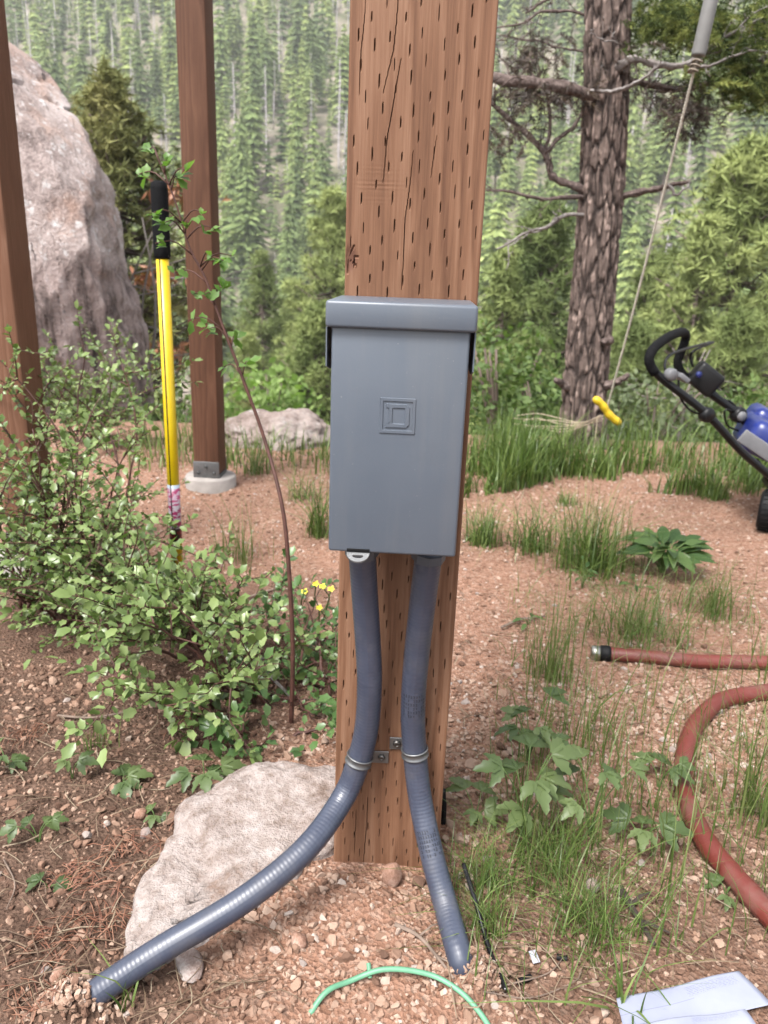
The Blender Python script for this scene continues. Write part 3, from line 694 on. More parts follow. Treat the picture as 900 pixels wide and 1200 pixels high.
def limb(pts, r0, r1, mat=None, twigs=0, tl=.12, sd=0, name='limb'):
    """pts: (px, py, dY)"""
    rr_ = np.random.default_rng(sd+11); m = Mesh(); q = bez([tp(a, b, TY+c_) for a, b, c_ in pts], 22)
    q = q+np.cumsum(rr_.normal(size=q.shape)*.0025, axis=0)
    addtube(m, q, np.linspace(r0, r1, 22)*(1+.12*rr_.normal(size=22)), 7)
    for t_ in range(twigs):
        i = rr_.integers(5, 22); s = q[i]; dd = nrm(q[min(i+1, 21)]-q[i-1])*.6+nrm(rr_.normal(size=3))*.8; L = tl*rr_.uniform(.5, 1.4)
        e = s+dd*L; md = (s+e)/2+rr_.normal(size=3)*L*.15; tq = bez([s, md, e], 7); addtube(m, tq, np.linspace(r0*.22, .0012, 7), 4)
        for z_ in range(3):
            i2 = rr_.integers(2, 7); e2 = tq[i2]+(dd*.4+nrm(rr_.normal(size=3))*.7)*L*.45; addtube(m, [tq[i2], (tq[i2]+e2)/2+rr_.normal(size=3)*.006, e2], [.0025, .002, .001], 3)
    return bigpart(m, name, mat or M_BR)
limb([(712, 118, 0), (680, 108, -.10), (640, 97, -.14), (600, 92, -.05), (560, 84, .1)], .026, .022, None, 10, .14, 1)
limb([(690, 108, -.11), (722, 106, -.16), (748, 92, -.2), (767, 74, -.24)], .010, .006, M_BLE, 2, .05, 2)
limb([(712, 92, 0), (728, 78, -.1), (748, 70, -.15), (778, 77, -.18), (810, 76, -.2), (842, 52, -.2), (905, 22, -.2)], .022, .006, M_BLE, 14, .10, 3)
limb([(810, 76, -.2), (826, 80, -.26), (852, 70, -.26), (885, 60, -.26), (915, 62, -.26)], .007, .003, M_BLE, 8, .07, 13)
limb([(720, 90, 0), (752, 98, .05), (790, 103, .1), (840, 92, .15), (930, 70, .2)], .019, .010, None, 14, .12, 4)
limb([(712, 235, 0), (740, 226, -.05), (770, 219, -.08), (792, 215, -.1), (806, 210, -.1)], .017, .008, None, 0, .1, 5)
limb([(783, 217, -.1), (790, 228, -.1), (800, 221, -.1), (808, 210, -.1)], .007, .003, M_BLE, 0, .1, 15)
limb([(705, 232, 0), (672, 218, -.02), (648, 208, -.02), (640, 182, .0), (620, 156, .02), (592, 132, .05), (565, 108, .05)], .019, .009, None, 10, .12, 6)
limb([(640, 182, 0), (643, 150, .02), (640, 122, .04), (634, 95, .05)], .009, .005, None, 6, .10, 7)
limb([(641, 178, 0), (658, 158, .03), (676, 142, .05), (690, 118, .08)], .010, .006, None, 5, .10, 8)
limb([(690, 232, 0), (668, 230, -.08), (630, 229, -.1), (596, 223, -.1), (570, 226, -.1)], .012, .004, None, 6, .10, 9)
limb([(698, 250, 0), (665, 252, -.1), (640, 266, -.14), (612, 274, -.16), (580, 290, -.18)], .011, .004, M_BLE, 6, .10, 10)
limb([(655, 258, -.1), (620, 275, -.1), (596, 288, -.1)], .005, .002, M_BLE, 2, .08, 12)
limb([(712, 30, 0), (680, 14, 0), (640, 10, -.05), (612, 24, -.1), (570, 30, -.1)], .008, .003, None, 8, .10, 16)
limb([(660, -6, 0), (640, 2, 0), (620, 14, 0)], .008, .004, None, 4, .10, 17)
limb([(700, 62, 0), (660, 56, .05), (630, 46, .05), (590, 42, .1)], .006, .002, None, 14, .12, 18)
limb([(728, 52, -.08), (708, 50, -.14), (690, 44, -.16)], .004, .002, M_BLE, 3, .05, 19)
limb([(690, 462, 0), (665, 452, -.06), (655, 444, -.1)], .030, .012, None, 0, .1, 20, 'stub')
limb([(690, 455, 0), (715, 448, -.08), (735, 438, -.12)], .034, .011, None, 0, .1, 21, 'stub')
limb([(700, 405, -.02), (709, 400, -.12), (712, 399, -.135)], .018, .014, None, 0, .1, 22, 'stub')
# needle sprays at the upper right, dead fuzz underneath
def spray(n, ln, nl, wd):
    s = rng.uniform(0, 1, n); an = rng.uniform(0, 6.28, n); D = np.stack([np.cos(an), np.full(n, .75), np.sin(an)*.8], -1)
    V0 = np.array([[-wd, 0, 0], [wd, 0, 0], [0, nl, 0]]); m = scatter(Mesh(), V0, np.array([[0, 1, 2]]), basis(D, nrm(rng.normal(size=(n, 3)))), rng.uniform(.7, 1.2, n), np.stack([0*s, s*ln, -.1*ln*s*s], -1), rng.uniform(0, 1, n))
    return m.V[0], m.F[3][0]
SV, SF = spray(46, .095, .024, .0022)
def sprays(M, ctrs, dirs, S, a):
    n = len(ctrs); Rm = basis(dirs, nrm(np.stack([rng.normal(size=n)*.5, rng.normal(size=n)*.5, np.ones(n)], -1)))
    V = np.einsum('nij,kj->nki', Rm, SV)*S[:, None, None]+ctrs[:, None]; F = (SF[None]+(np.arange(n)*len(SV))[:, None, None]).reshape(-1, 3)
    M.add(V.reshape(-1, 3), F, np.clip(np.repeat(a, len(SV))+rng.normal(size=n*len(SV))*.1, 0, 1))
fol = Mesh()
for (a, b, dy, sx, sy, n) in ((860, 45, .0, 60, 34, 230), (800, 22, .1, 60, 26, 150), (885, 98, .0, 38, 26, 160), (850, 92, .1, 48, 22, 100), (765, 30, .25, 44, 28, 90), (905, 10, 0, 30, 30, 150), (840, -40, .1, 70, 30, 160), (775, 12, .2, 40, 20, 90)):
    for q in range(n):
        pp = tp(a+rng.normal()*sx*.5, b+rng.normal()*sy*.5, TY+dy+rng.normal()*.2)
        sprays(fol, pp[None], np.array([[rng.normal()*.6+.4, rng.normal()*.6, -.25+rng.normal()*.3]]), np.array([rng.uniform(.7, 1.3)]), np.array([np.clip(.5+.3*rng.normal(), 0, 1)]))
bigpart(fol, 'foliage', m_conifer('near_needles', [(.022, .036, .010), (.080, .108, .028), (.26, .29, .08)], .3, False), False)
ded = Mesh()
for (a, b, sx, sy, n) in ((800, 118, 44, 18, 110), (640, 108, 70, 16, 150), (625, 62, 50, 24, 70), (805, 145, 20, 16, 40), (735, 60, 40, 24, 40), (600, 150, 40, 30, 40)):
    for q in range(n):
        pp = tp(a+rng.normal()*sx*.5, b+rng.normal()*sy*.5, TY+rng.normal()*.12)
        sprays(ded, pp[None], np.array([[rng.normal(), rng.normal()*.6, -.5+rng.normal()*.5]]), np.array([rng.uniform(.6, 1.1)]), np.array([rng.uniform()]))
bigpart(ded, 'dead_needles', m_leaf('dead_fuzz', [(.03, .025, .022), (.075, .055, .045), (.14, .10, .075)], .15), False)
ALB = .82
# ================================================================ THE POSTS
PX, PF, PYAW = .0225, .831, R(-2.5)
def pl(px, py):
    p = P(px, py, PF); return p[0]-PX, p[2]
W2 = .0695
DX = .0006; xc = np.arange(-.0675, .06751, DX); zr = np.concatenate([[-.12], np.arange(-.03, 1.12, .002), [1.3, 2.6]])
D = np.zeros((len(zr), len(xc))); K = np.zeros_like(D)
def rows(z0, z1): return np.where((zr >= z0) & (zr <= z1))[0]
r7 = np.random.default_rng(5)
for i in range(-60, 60):
    for j in range(-80, 80):
        x = i*.0178-j*.0136+r7.normal()*.0009; z = .5-i*.0118-j*.0142+r7.normal()*.0018
        if abs(x) > .064 or z < -.02 or z > 1.11 or r7.uniform() < .015: continue
        L = r7.uniform(.0075, .0128); c0 = int(round((x+.0675)/DX)); rw = rows(z-L/2, z+L/2)
        if not len(rw): continue
        t = (zr[rw]-(z-L/2))/L; D[rw, c0] = np.minimum(D[rw, c0], -.0048*np.clip(np.sin(math.pi*np.clip(t, .05, 1))**.6, 0, 1)*r7.uniform(.6, 1.1))
        if r7.uniform() < .6 and 1 < c0 < len(xc)-2: D[rw, c0+1] = np.minimum(D[rw, c0+1], -.004*np.sin(math.pi*np.clip(t, 0, 1)))
def crack(pts, dep):
    p = np.array([pl(a, b) for a, b in pts]); o_ = np.argsort(p[:, 1]); p = p[o_]; rw = rows(p[0, 1], p[-1, 1])
    x = np.interp(zr[rw], p[:, 1], p[:, 0])+.0003*np.sin(zr[rw]*90); t = (np.arange(len(rw))+.5)/len(rw)
    for r_, xx, tt in zip(rw, x, t):
        c0 = int(round((xx+.0675)/DX))
        if 0 < c0 < len(xc)-1: D[r_, c0] = min(D[r_, c0], -.6*dep*(.35+.65*math.sin(math.pi*tt)))
crack([(472, -20), (465, 60), (452, 110)], .006); crack([(432, 0), (427, 60), (424, 110)], .005)
crack([(474, 70), (466, 110), (458, 160), (452, 215)], .007); crack([(488, 178), (482, 230), (478, 262), (474, 340)], .007)
crack([(434, 935), (431, 985), (427, 1024)], .007)
crack([(418, 1003), (420, 950)], .004)
crack([(516, 160), (508, 210)], .003)
kx, kz = pl(411, 303)
dx = xc[None]-kx; dz_ = zr[:, None]-kz; kr = np.sqrt((dx/.010)**2+(dz_/.014)**2)
K = np.maximum(K, 1-ss(kr, .6, 1.25)); D += -.0015*(1-ss(kr, .3, 1.1))-.002*np.clip(np.sin(np.arctan2(dz_, dx)*7)-.75, 0, 1)*4*(kr < 1.1)
sx0, sz0 = pl(448, 215)
D += .00012*np.sin(zr[:, None]*2*math.pi/.0046)*np.exp(-((dx+kx-sx0)/.022)**2-((zr[:, None]-sz0)/.016)**2)
D[np.abs(zr-.6) > .62] *= 0
Xp = np.broadcast_to(xc[None], D.shape); Yp = -W2-D; Zp = np.broadcast_to(zr[:, None], D.shape)
side = [(.0688, -W2+.0006), (W2, -W2+.0025), (W2, -.02), (W2, .03), (W2, W2), (-W2, W2), (-W2, .03), (-W2, -.02), (-W2, -W2+.0025), (-.0688, -W2+.0006)]
Xs = np.concatenate([Xp]+[np.full((len(zr), 1), a) for a, b in side], 1); Ys = np.concatenate([Yp]+[np.full((len(zr), 1), b) for a, b in side], 1)
Zs = np.concatenate([Zp]+[Zp[:, :1]]*len(side), 1); Ks = np.concatenate([K]+[K[:, :1]*0]*len(side), 1)
nC = Xs.shape[1]; i_ = np.arange(len(zr)-1)[:, None]*nC+np.arange(nC)[None]; j_ = np.arange(len(zr)-1)[:, None]*nC+(np.arange(nC)[None]+1) % nC
k = m_wood('treated_lumber', [(.100, .042, .021), (.205, .099, .054), (.33, .185, .115)], (-.03, .12), .0062, 1.3)
bc = k.b.inputs['Base Color'].links[0].from_socket
kn = k.attr('tint'); rg = k.math('FRACT', k.math('MULTIPLY', kn, 4)); k.col(k.mix(k.math('MULTIPLY', kn, .85), bc, (.10, .042, .025)))
o = Mesh().add(np.stack([Xs, Ys, Zs], -1).reshape(-1, 3), np.stack([i_, j_, j_+nC, i_+nC], -1).reshape(-1, 4), Ks.ravel()).build('wooden_post', k.m, smooth=False)
o.location = (PX, PF+W2, 0); o.rotation_euler.z = PYAW
tag(o, 'thick reddish brown timber post with rows of incised slits carrying the grey box', 'post')
ALB = .54
M_GALV = m_plain('galvanised_steel', (.27, .275, .28), .45, .5, .8, .15, 60)
M_CONC = m_plain('concrete', (.42, .38, .35), .95, .1, 0, .2, 18, .01)
def far_post(name, x, y, wd, rz, z0, label, wood, footr, foot_h):
    o = empty(name, (x, y, 0), label, 'post', None, rz); h = wd/2
    m = Mesh(); box(m, -h, h, -h, h, z0, 2.6, .004); m.build('timber', wood.m, o)
    b = Mesh()                                              # U-shaped base bracket
    box(b, -h-.001, h+.001, -h-.004, -h-.001, z0-.012, z0+.045, .0008); box(b, -h-.001, h+.001, h+.001, h+.004, z0-.012, z0+.045, .0008)
    box(b, -h-.002, h+.002, -h-.0008, h+.0008, z0-.012, z0-.001, .0008); br = b.build('bracket', M_GALV, o)
    for (bx, bz) in ((0, .028), (-.028, .006), (.028, .006)):
        q = Mesh(); lathe(q, [(0, -.006), (.004, -.006), (.0055, -.003), (.0055, 0)], 6, 1, (bx, -h-.004, z0+bz)); q.build('bolt', m_bolt, br)
    f = Mesh(); lathe(f, [(0, z0-.012), (footr-.004, z0-.0125), (footr, z0-.018), (footr*1.01, -.15)], 40); f.V[0][:, :2] *= (1+.02*fbm(f.V[0]*20, 2))[:, None]; f.build('footing', M_CONC, o)
    return o
m_bolt = m_plain('dark_bolt', (.12, .12, .12), .5, .4, .7)
mp = G(257, 580, .0)
far_post('wooden_post', -.617, 2.62, .089, R(-4), .060, 'dark brown square post on a concrete footing behind the yellow pole', m_wood('brown_post_wood', [(.085, .036, .019), (.150, .066, .036), (.23, .11, .064)], (.03, .06), .006, 4.), .088, .05)
far_post('wooden_post', -.903, 1.86, .089, R(-6), .055, 'brown square post at the left edge standing in the bushes', m_wood('edge_post_wood', [(.13, .054, .028), (.23, .106, .060), (.35, .19, .125)], (.05, .06), .006, 8.), .10, .05)

# ================================================================ THE GREY BOX
k = N('grey_enamel', .38, .5); b = k.noise(k.co(), 9, 3); sp = k.noise(k.co(), 330, 2, .5); blot = k.noise(k.co(), 30, 4, .6)
c1 = k.ramp(b, [(.3, (.122, .146, .184)), (.7, (.140, .165, .204))]); c1 = k.mix(k.ramp(sp, [(.73, (0, 0, 0)), (.78, (.4, .4, .4))]), c1, (.42, .43, .44))
stk = k.noise(k.map(k.co(), (1, 1, .08)), 26, 4, .6); c1 = k.mix(k.ramp(stk, [(.50, (0, 0, 0)), (.75, (.22, .22, .22))]), c1, (.30, .29, .27)); c1 = k.mix(k.ramp(blot, [(.58, (0, 0, 0)), (.75, (.20, .20, .20))]), c1, (.10, .11, .13))
k.col(c1); k.rough(k.ramp(blot, [(.3, (.33,)*3), (.7, (.47,)*3)])); k.bump(k.noise(k.co(), 420, 2), .06, .001); M_ENA = k.m
EB = empty('electrical_box', (PX, PF, .500), 'grey steel electrical box with rain hood mounted on the slitted post', 'electrical box', None, PYAW)
cx = -.0085
def part(name, mat, f, parent=EB, smooth=True):
    m = Mesh(); f(m); o = m.build(name, mat, parent, smooth)
    if smooth:
        md = o.modifiers.new('es', 'EDGE_SPLIT'); md.split_angle = R(40)
    return o
part('enclosure', M_ENA, lambda m: box(m, cx-.060, cx+.060, -.092, -.0005, .003, .238, .002))
door = part('door', M_ENA, lambda m: box(m, cx-.0637, cx+.0637, -.1115, -.052, 0, .2255, .0028))
part('rain_hood', M_ENA, lambda m: box(m, cx-.0688, cx+.0688, -.1175, -.0008, .2195, .2435, .0030))
for s in (-1, 1):
    def fl(m):
        xa, xb = cx+s*.0676, cx+s*.0688; ya = [-.112, -.112, -.085, -.012, -.012]; za = [.2192, .184, .178, .178, .2192]
        V = [(x, a, b) for x in (xa, xb) for a, b in zip(ya, za)]
        m.add(V, [[0, 1, 2], [0, 2, 3], [0, 3, 4], [5, 7, 6], [5, 8, 7], [5, 9, 8]]); m.F[4].append(np.array([[i, (i+1) % 5, (i+1) % 5+5, i+5] for i in range(5)]))
    part('side_flange', M_ENA, fl, EB, False)
ec = P(466, 487, .722); ex, ez = ec[0]-PX+.0048, ec[2]-.5
def ring(m, outer, inner, y0=-.1114, h=.0011, bev=.0007):
    o_ = np.array(outer)*.001; i_ = np.array(inner)*.001; n = len(o_)
    def inset(p, q, d):                                      # move p towards q by d
        return p+nrm(q-p)*d
    L = [np.c_[o_[:, 0], np.full(n, 0), o_[:, 1]], None, None, np.c_[i_[:, 0], np.full(n, 0), i_[:, 1]]]
    a = inset(o_, i_, bev); b = inset(i_, o_, bev)
    L[1] = np.c_[a[:, 0], np.full(n, -h), a[:, 1]]; L[2] = np.c_[b[:, 0], np.full(n, -h), b[:, 1]]
    V = np.concatenate(L)+[ex, y0, ez]; F = [[q*n+i, q*n+(i+1) % n, (q+1)*n+(i+1) % n, (q+1)*n+i] for q in range(3) for i in range(n)]
    m.add(V, F)
def emb(m):
    ring(m, [(-17, -17), (17, -17), (17, 17), (-17, 17)], [(-13.6, -13.6), (13.6, -13.6), (13.6, 13.6), (-13.6, 13.6)])
    ring(m, [(-11.5, -11.5), (-8, -11.5), (0, -11.5), (8.2, -11.5), (11.5, -8.2), (11.5, 8.2), (8.2, 11.5), (0, 11.5), (-8, 11.5), (-11.5, 11.5), (-11.5, 8.5), (-8.6, 8), (-8.6, -8), (-11.5, -8.5)],
         [(-4.6, -7), (-4.5, -7.2), (0, -7.2), (6.2, -7.2), (6.5, -6.5), (6.5, 6.5), (6.2, 7.2), (0, 7.2), (-4.5, 7.2), (-4.6, 7), (-4.7, 6), (-4.8, 4), (-4.8, -4), (-4.7, -6)])
m = Mesh(); emb(m); m.build('emblem', M_ENA, door, False)
# hasp tab with its slot, standing out below the door
lx = P(420, 646, .735)[0]-PX+.005
def hasp(m):
    n = 18; t = np.linspace(math.pi, 2*math.pi, n); o_ = np.r_[np.c_[.0115*np.cos(t), .0125*np.sin(t)], [[.0115, .004], [-.0115, .004]]]
    tt = np.arctan2(o_[:, 1]+.004, o_[:, 0]); i_ = np.c_[.0055*np.cos(tt), -.0045+.0028*np.sin(tt)]
    N_ = len(o_); V = []
    for y in (-.0008, .0008):
        V += [(a, b, y) for a, b in o_]+[(a, b, y) for a, b in i_]
    V = np.array(V); F = []
    for i in range(N_):
        j = (i+1) % N_
        F += [[i, j, N_+j, N_+i], [2*N_+j, 2*N_+i, 3*N_+i, 3*N_+j], [j, i, 2*N_+i, 2*N_+j], [N_+i, N_+j, 3*N_+j, 3*N_+i]]
    V = np.c_[V[:, 0]+lx, -.112+V[:, 1]*.75, -.001+V[:, 2]+V[:, 1]*.45]; m.add(V, F)
part('hasp', M_GALV, hasp, EB, False)
M_BLK = m_plain('black_rubber', (.008, .008, .009), .6, .2)
part('hasp_gap_shade', M_BLK, lambda m: box(m, lx-.0115, lx+.0115, -.1120, -.105, .0008, .0042, .0004), door)  # black bar painted in for the shaded gap behind the hasp

# ================================================================ CONDUITS AND STRAPS
k = N('grey_conduit', .30, .6); t_ = k.attr('tuv', 'Vector'); U_, V_, _ = k.sep(t_); nz = k.noise(k.co(), 40, 4, .6)
base = k.ramp(nz, [(.3, (.052, .063, .100)), (.7, (.072, .085, .128))])
dust = k.noise(k.co(), 14, 5, .7); base = k.mix(k.ramp(dust, [(.52, (0, 0, 0)), (.75, (.35, .35, .35))]), base, (.15, .135, .125))
k.col(base); k.rough(k.ramp(dust, [(.35, (.30,)*3), (.7, (.5,)*3)])); M_CON1 = k.m
def conduit(label, pts, prints):
    q = bez(pts, 60); s = np.concatenate([[0], np.cumsum(np.linalg.norm(np.diff(q, axis=0), axis=1))]); n = int(s[-1]/.0011)
    t = np.linspace(0, s[-1], n); p = np.stack([np.interp(t, s, q[:, i]) for i in range(3)], -1)
    for _ in range(12): p[1:-1] = (p[:-2]+2*p[1:-1]+p[2:])/4
    o0 = p[0].copy(); r = .0146+.00024*np.abs(np.sin(t*math.pi/.0050))
    root = empty('flexible_conduit', tuple(o0), label, 'conduit')
    addtube(Mesh(), p-o0, r, 28).build('conduit_tube', M_CON1, root)
    nut = Mesh(); d_ = nrm(p[6]-p[0]); addtube(nut, np.array([p[0], p[0]+d_*.010])-o0, .0185, 8); nut.build('locknut', m_plain('grey_nut', (.10, .11, .13), .5), root, False)
    # printed characters: small dark bars lying on the surface towards the camera
    if prints:
        pm_ = Mesh(); rp = np.random.default_rng(3)
        for py0, rows_, in prints:
            i0 = np.argmin(np.abs(pix(p)[1]-py0))
            for r_ in range(rows_):
                i = i0+r_*5
                if i >= len(p)-3: continue
                tn = nrm(p[i+2]-p[i-2]); vw = nrm(np.array([0, 0, CH])-p[i]); sd_ = nrm(np.cross(tn, vw)); ot = np.cross(sd_, tn)
                for g in np.linspace(-.95, .75, 9):
                    if rp.uniform() < .2: continue
                    a_ = [g, g+rp.uniform(.06, .13)]; hh_ = rp.uniform(.0012, .0021)
                    for (a0, a1, h0, h1) in ((a_[0], a_[1], -hh_, -hh_+.0006), (a_[0], a_[0]+.045, -hh_, hh_), (a_[0], a_[1], hh_-.0006, hh_))[:rp.integers(2, 4)]:
                        c4 = [p[i]+(sd_*math.sin(a)+ot*math.cos(a))*.01525+tn*h for a, h in ((a0, h0), (a1, h0), (a1, h1), (a0, h1))]
                        pm_.add(np.array(c4)-o0, [[0, 1, 2, 3]])
        pm_.build('printed_marking', m_plain('print_ink', (.02, .02, .025), .6), root, False)
    return p
zb = .502
cl = conduit('ribbed grey conduit curving left from the box across the flat rock', [P(424, 640, .775), P(427, 690, .785), P(431, 750, .795), P(433, 800, .80), P(430, 850, .808), P(420, 892, .810), P(402, 935, .800), G(358, 995, .118), G(285, 1055, .088), G(190, 1112, .055), G(128, 1153, .028), G(104, 1171, .014), G(86, 1186, .0), G(70, 1199, -.02)], [])
cr_ = conduit('ribbed grey conduit with dark print running straight down the right of the post', [P(503, 645, .775), P(496, 700, .785), P(488, 770, .798), P(484, 830, .806), P(486, 880, .810), P(493, 940, .800), P(507, 1005, .768), P(522, 1060, .735), G(538, 1118, .034), G(545, 1140, .014), G(550, 1153, -.004), G(556, 1168, -.04)], [(808, 6), (973, 6)])
def strap(label, p, py, side, ta):
    i = int(np.argmin(np.abs(pix(p)[1]-py))); c0 = p[i]; tn = nrm(p[i+3]-p[i-3]); root = empty('pipe_strap', tuple(c0), label, 'strap')
    pr = [(.0152, -.0052), (.0168, -.0050), (.0170, -.0040), (.0160, -.0032), (.0160, .0032), (.0170, .0040), (.0168, .0050), (.0152, .0052)]
    m = Mesh(); lathe(m, pr, 36); Rm = basis(-tn[None], np.array([[0, -1., 0]]))[0]; Rm = np.stack([Rm[:, 0], Rm[:, 2], Rm[:, 1]], -1); Rm[:, 0] *= np.sign(np.linalg.det(Rm))
    m.V[0] = m.V[0]@Rm.T; m.build('band', M_GALV, root)
    tb = Mesh(); sp_ = P(*ta, PF-.002)-c0; x0, x1 = sorted((side*.012, sp_[0]+side*.009))
    box(tb, x0, x1, sp_[1]-.0010, sp_[1]+.0006, sp_[2]-.0085, sp_[2]+.0085, .0006)
    tbo = tb.build('tab', M_GALV, root, False)
    sc = Mesh(); lathe(sc, [(0, -.0034), (.0018, -.0032), (.0019, -.0036), (.0042, -.0030), (.0050, -.0012), (.0052, 0)], 6 if side > 0 else 18, 1, (sp_[0], sp_[1]-.001, sp_[2])); sc.build('screw', m_plain('screw_steel', (.2, .19, .18), .4, .5, .9), tbo)
strap('galvanised strap holding the left conduit with its screw tab to the right', cl, 889, 1, (447, 887))
strap('galvanised strap holding the right conduit with its screw tab to the left', cr_, 881, -1, (465, 871))

# ================================================================ YELLOW POLE TOOL
k = N('yellow_fibreglass', .35, .5); t_ = k.attr('tuv', 'Vector'); U_, V_, _ = k.sep(t_)
k.col(k.ramp(k.noise(k.co(), 20, 3), [(.3, (.78, .52, .0)), (.7, (.86, .62, .01))])); M_YEL = k.m
YT = 1.78
tb_, tt_ = P(209, 690, YT), P(186, 212, YT+.02); ax_ = tt_-tb_; L_ = np.linalg.norm(ax_)
TO = empty('landscape_rake', tuple(tb_), 'yellow handled tool with black grip standing upright in the left bushes', 'rake')
def at_(py): 
    f = (690-py)/(690-212); return ax_*f
def seg(name, y0, y1, r, mat, par=TO, ns=20):
    m = Mesh(); addtube(m, np.array([at_(y0), at_((y0+y1)/2), at_(y1)]), r, ns); return m.build(name, mat, par)
seg('shaft', 688, 285, .0142, M_YEL)
g = Mesh(); addtube(g, np.array([at_(293), at_(290), at_(285), at_(220), at_(214), at_(212)]), [.0150, .0180, .0185, .0185, .0165, .010], 20); gr = g.build('grip', m_plain('black_foam', (.006, .006, .007), .8, .12, 0, .3, 200, .002), TO)
k = N('shaft_label', .4, .5); t_ = k.attr('tuv', 'Vector'); U_, V_, _ = k.sep(t_)
k.col(k.mix(k.ramp(k.noise(k.map(t_, (3, 60, 1)), 1.6, 2), [(.50, (0, 0, 0)), (.54, (1, 1, 1))]), k.ramp(V_, [(0, (.03, .02, .02)), (.035, (.62, .55, .60)), (.10, (.58, .40, .48)), (.135, (.52, .62, .74))], 'CONSTANT'), k.ramp(V_, [(0, (.5, .04, .06)), (.03, (.42, .03, .14)), (.135, (.60, .68, .78))], 'CONSTANT')))
seg('label_sleeve', 626, 553, .0147, k.m)
rd = Mesh(); vw = nrm(np.array([0, 0, CH])-tb_); sd_ = nrm(np.cross(ax_, vw)); fr = nrm(np.cross(sd_, ax_)); off_ = (fr*.9+sd_*-.45); off_ = nrm(off_)*.0143
a0, a1 = at_(684)+off_, at_(292)+off_; addtube(rd, np.array([a0, a1]), .0014, 6); rd.build('stripe', M_BLK, TO)
hd = Mesh(); f0 = P(170, 700, YT-.03)-tb_; f1 = P(272, 704, YT+.02)-tb_
pa = bez([f0, P(195, 688, YT-.02)-tb_, P(225, 680, YT)-tb_, P(255, 690, YT+.02)-tb_, f1], 20); addtube(hd, pa, .010, 8); hd.build('rake_bar', M_BLK, TO)
sk = Mesh(); addtube(sk, np.array([at_(664), at_(680), pa[9]]), [.0165, .017, .014], 12); sk.build('socket', M_BLK, TO)
for i in range(1, 20, 2):
    tm = Mesh(); addtube(tm, np.array([pa[i], pa[i]+[.0, -.02, -.025], [pa[i][0], pa[i][1]-.03, hz(*(pa[i]+tb_)[:2])-tb_[2]]]), [.005, .0045, .003], 5); tm.build('tine', M_BLK, TO)

# ================================================================ GREY POLE, ROPE, YELLOW HANDLE
m = Mesh(); q0, q1 = P(818, 66, 2.45), P(840, -30, 2.45); q2 = q0+(q1-q0)*9; addtube(m, np.array([q0, q0+(q1-q0)*.03, q1, q2]), [.0185, .0195, .0195, .0195], 20)
pole = empty('hanging_pole', tuple(q0), 'grey plastic pole slanting down into the top right of view', 'pole')
m.V[0] = m.V[0]-q0; m.build('pole_tube', m_plain('grey_pvc', (.24, .235, .225), .5, .4, 0, .08), pole)
kn = Mesh(); rr_ = np.random.default_rng(2)
for i in range(3):
    tt = np.linspace(0, 6.28, 14); zz = -.012-.012*i; addtube(kn, np.stack([.012*np.cos(tt), .012*np.sin(tt), zz+.002*np.sin(tt*2)], -1)+[-.004*i, 0, 0], .0035, 6)
kn.build('lashing', m_plain('rope_fibre', (.30, .25, .20), .9, .1, 0, .2, 90), pole)
M_ROPE = m_plain('pale_rope', (.85, .78, .66), .9, .1, 0, .2, 120)
r0, r1 = P(816, 72, 2.45), P(712, 476, 3.25); rp_ = np.array([r0+(r1-r0)*t-np.array([0, 0, .035*math.sin(math.pi*t)]) for t in np.linspace(0, 1, 60)])
m = Mesh()
for ph in (0, math.pi):                                     # two twisted strands
    tw = np.linspace(0, 1, 400); pp = np.stack([np.interp(tw, np.linspace(0, 1, 60), rp_[:, i]) for i in range(3)], -1)
    pp = pp+.0022*np.stack([np.cos(tw*500+ph), np.sin(tw*500+ph), 0*tw], -1); addtube(m, pp, .0026, 5)
tag(m.build('rope', M_ROPE), 'long pale rope running from the grey pole down to the yellow handle', 'rope')
h0, h1 = P(696, 466, 3.25), P(727, 497, 3.25); m = Mesh(); hp = bez([h0, h0+(h1-h0)*.3+[.004, 0, 0], h0+(h1-h0)*.6-[.003, 0, .004], h1], 20)
addtube(m, hp, .0175*np.array([.5, .85, 1, 1, .92, .88, .95, 1, 1, .92, .86, .9, 1, 1.02, .95, .9, .95, 1, .9, .55]), 14)
tag(m.build('swing_handle', m_plain('yellow_plastic', (.80, .55, .02), .45, .4, 0, .08)), 'yellow bar handle hanging on the rope in front of the big pine', 'handle')
m = Mesh(); rr_ = np.random.default_rng(9)
for i in range(6):
    y0 = 484+i*3.2; a = [P(705+rr_.normal()*2, 488+rr_.normal()*2, 3.30), P(680, 495+i*1.2, 3.55), P(655, y0+6, 3.62), P(630, y0+4+rr_.normal()*2, 3.6), P(600+rr_.normal()*9, y0+3, 3.5)]
    addtube(m, bez(a, 20), .0022, 4)
addtube(m, bez([P(700, 490, 3.30), P(697, 520, 3.3), P(693, 560, 3.28), P(690, 582, 3.2)], 12), .0026, 4)
tag(m.build('twine', m_plain('straw_twine', (.75, .62, .46), .9, .1, 0, .2, 90)), 'frayed straw coloured twine strung round the foot of the big pine', 'twine')

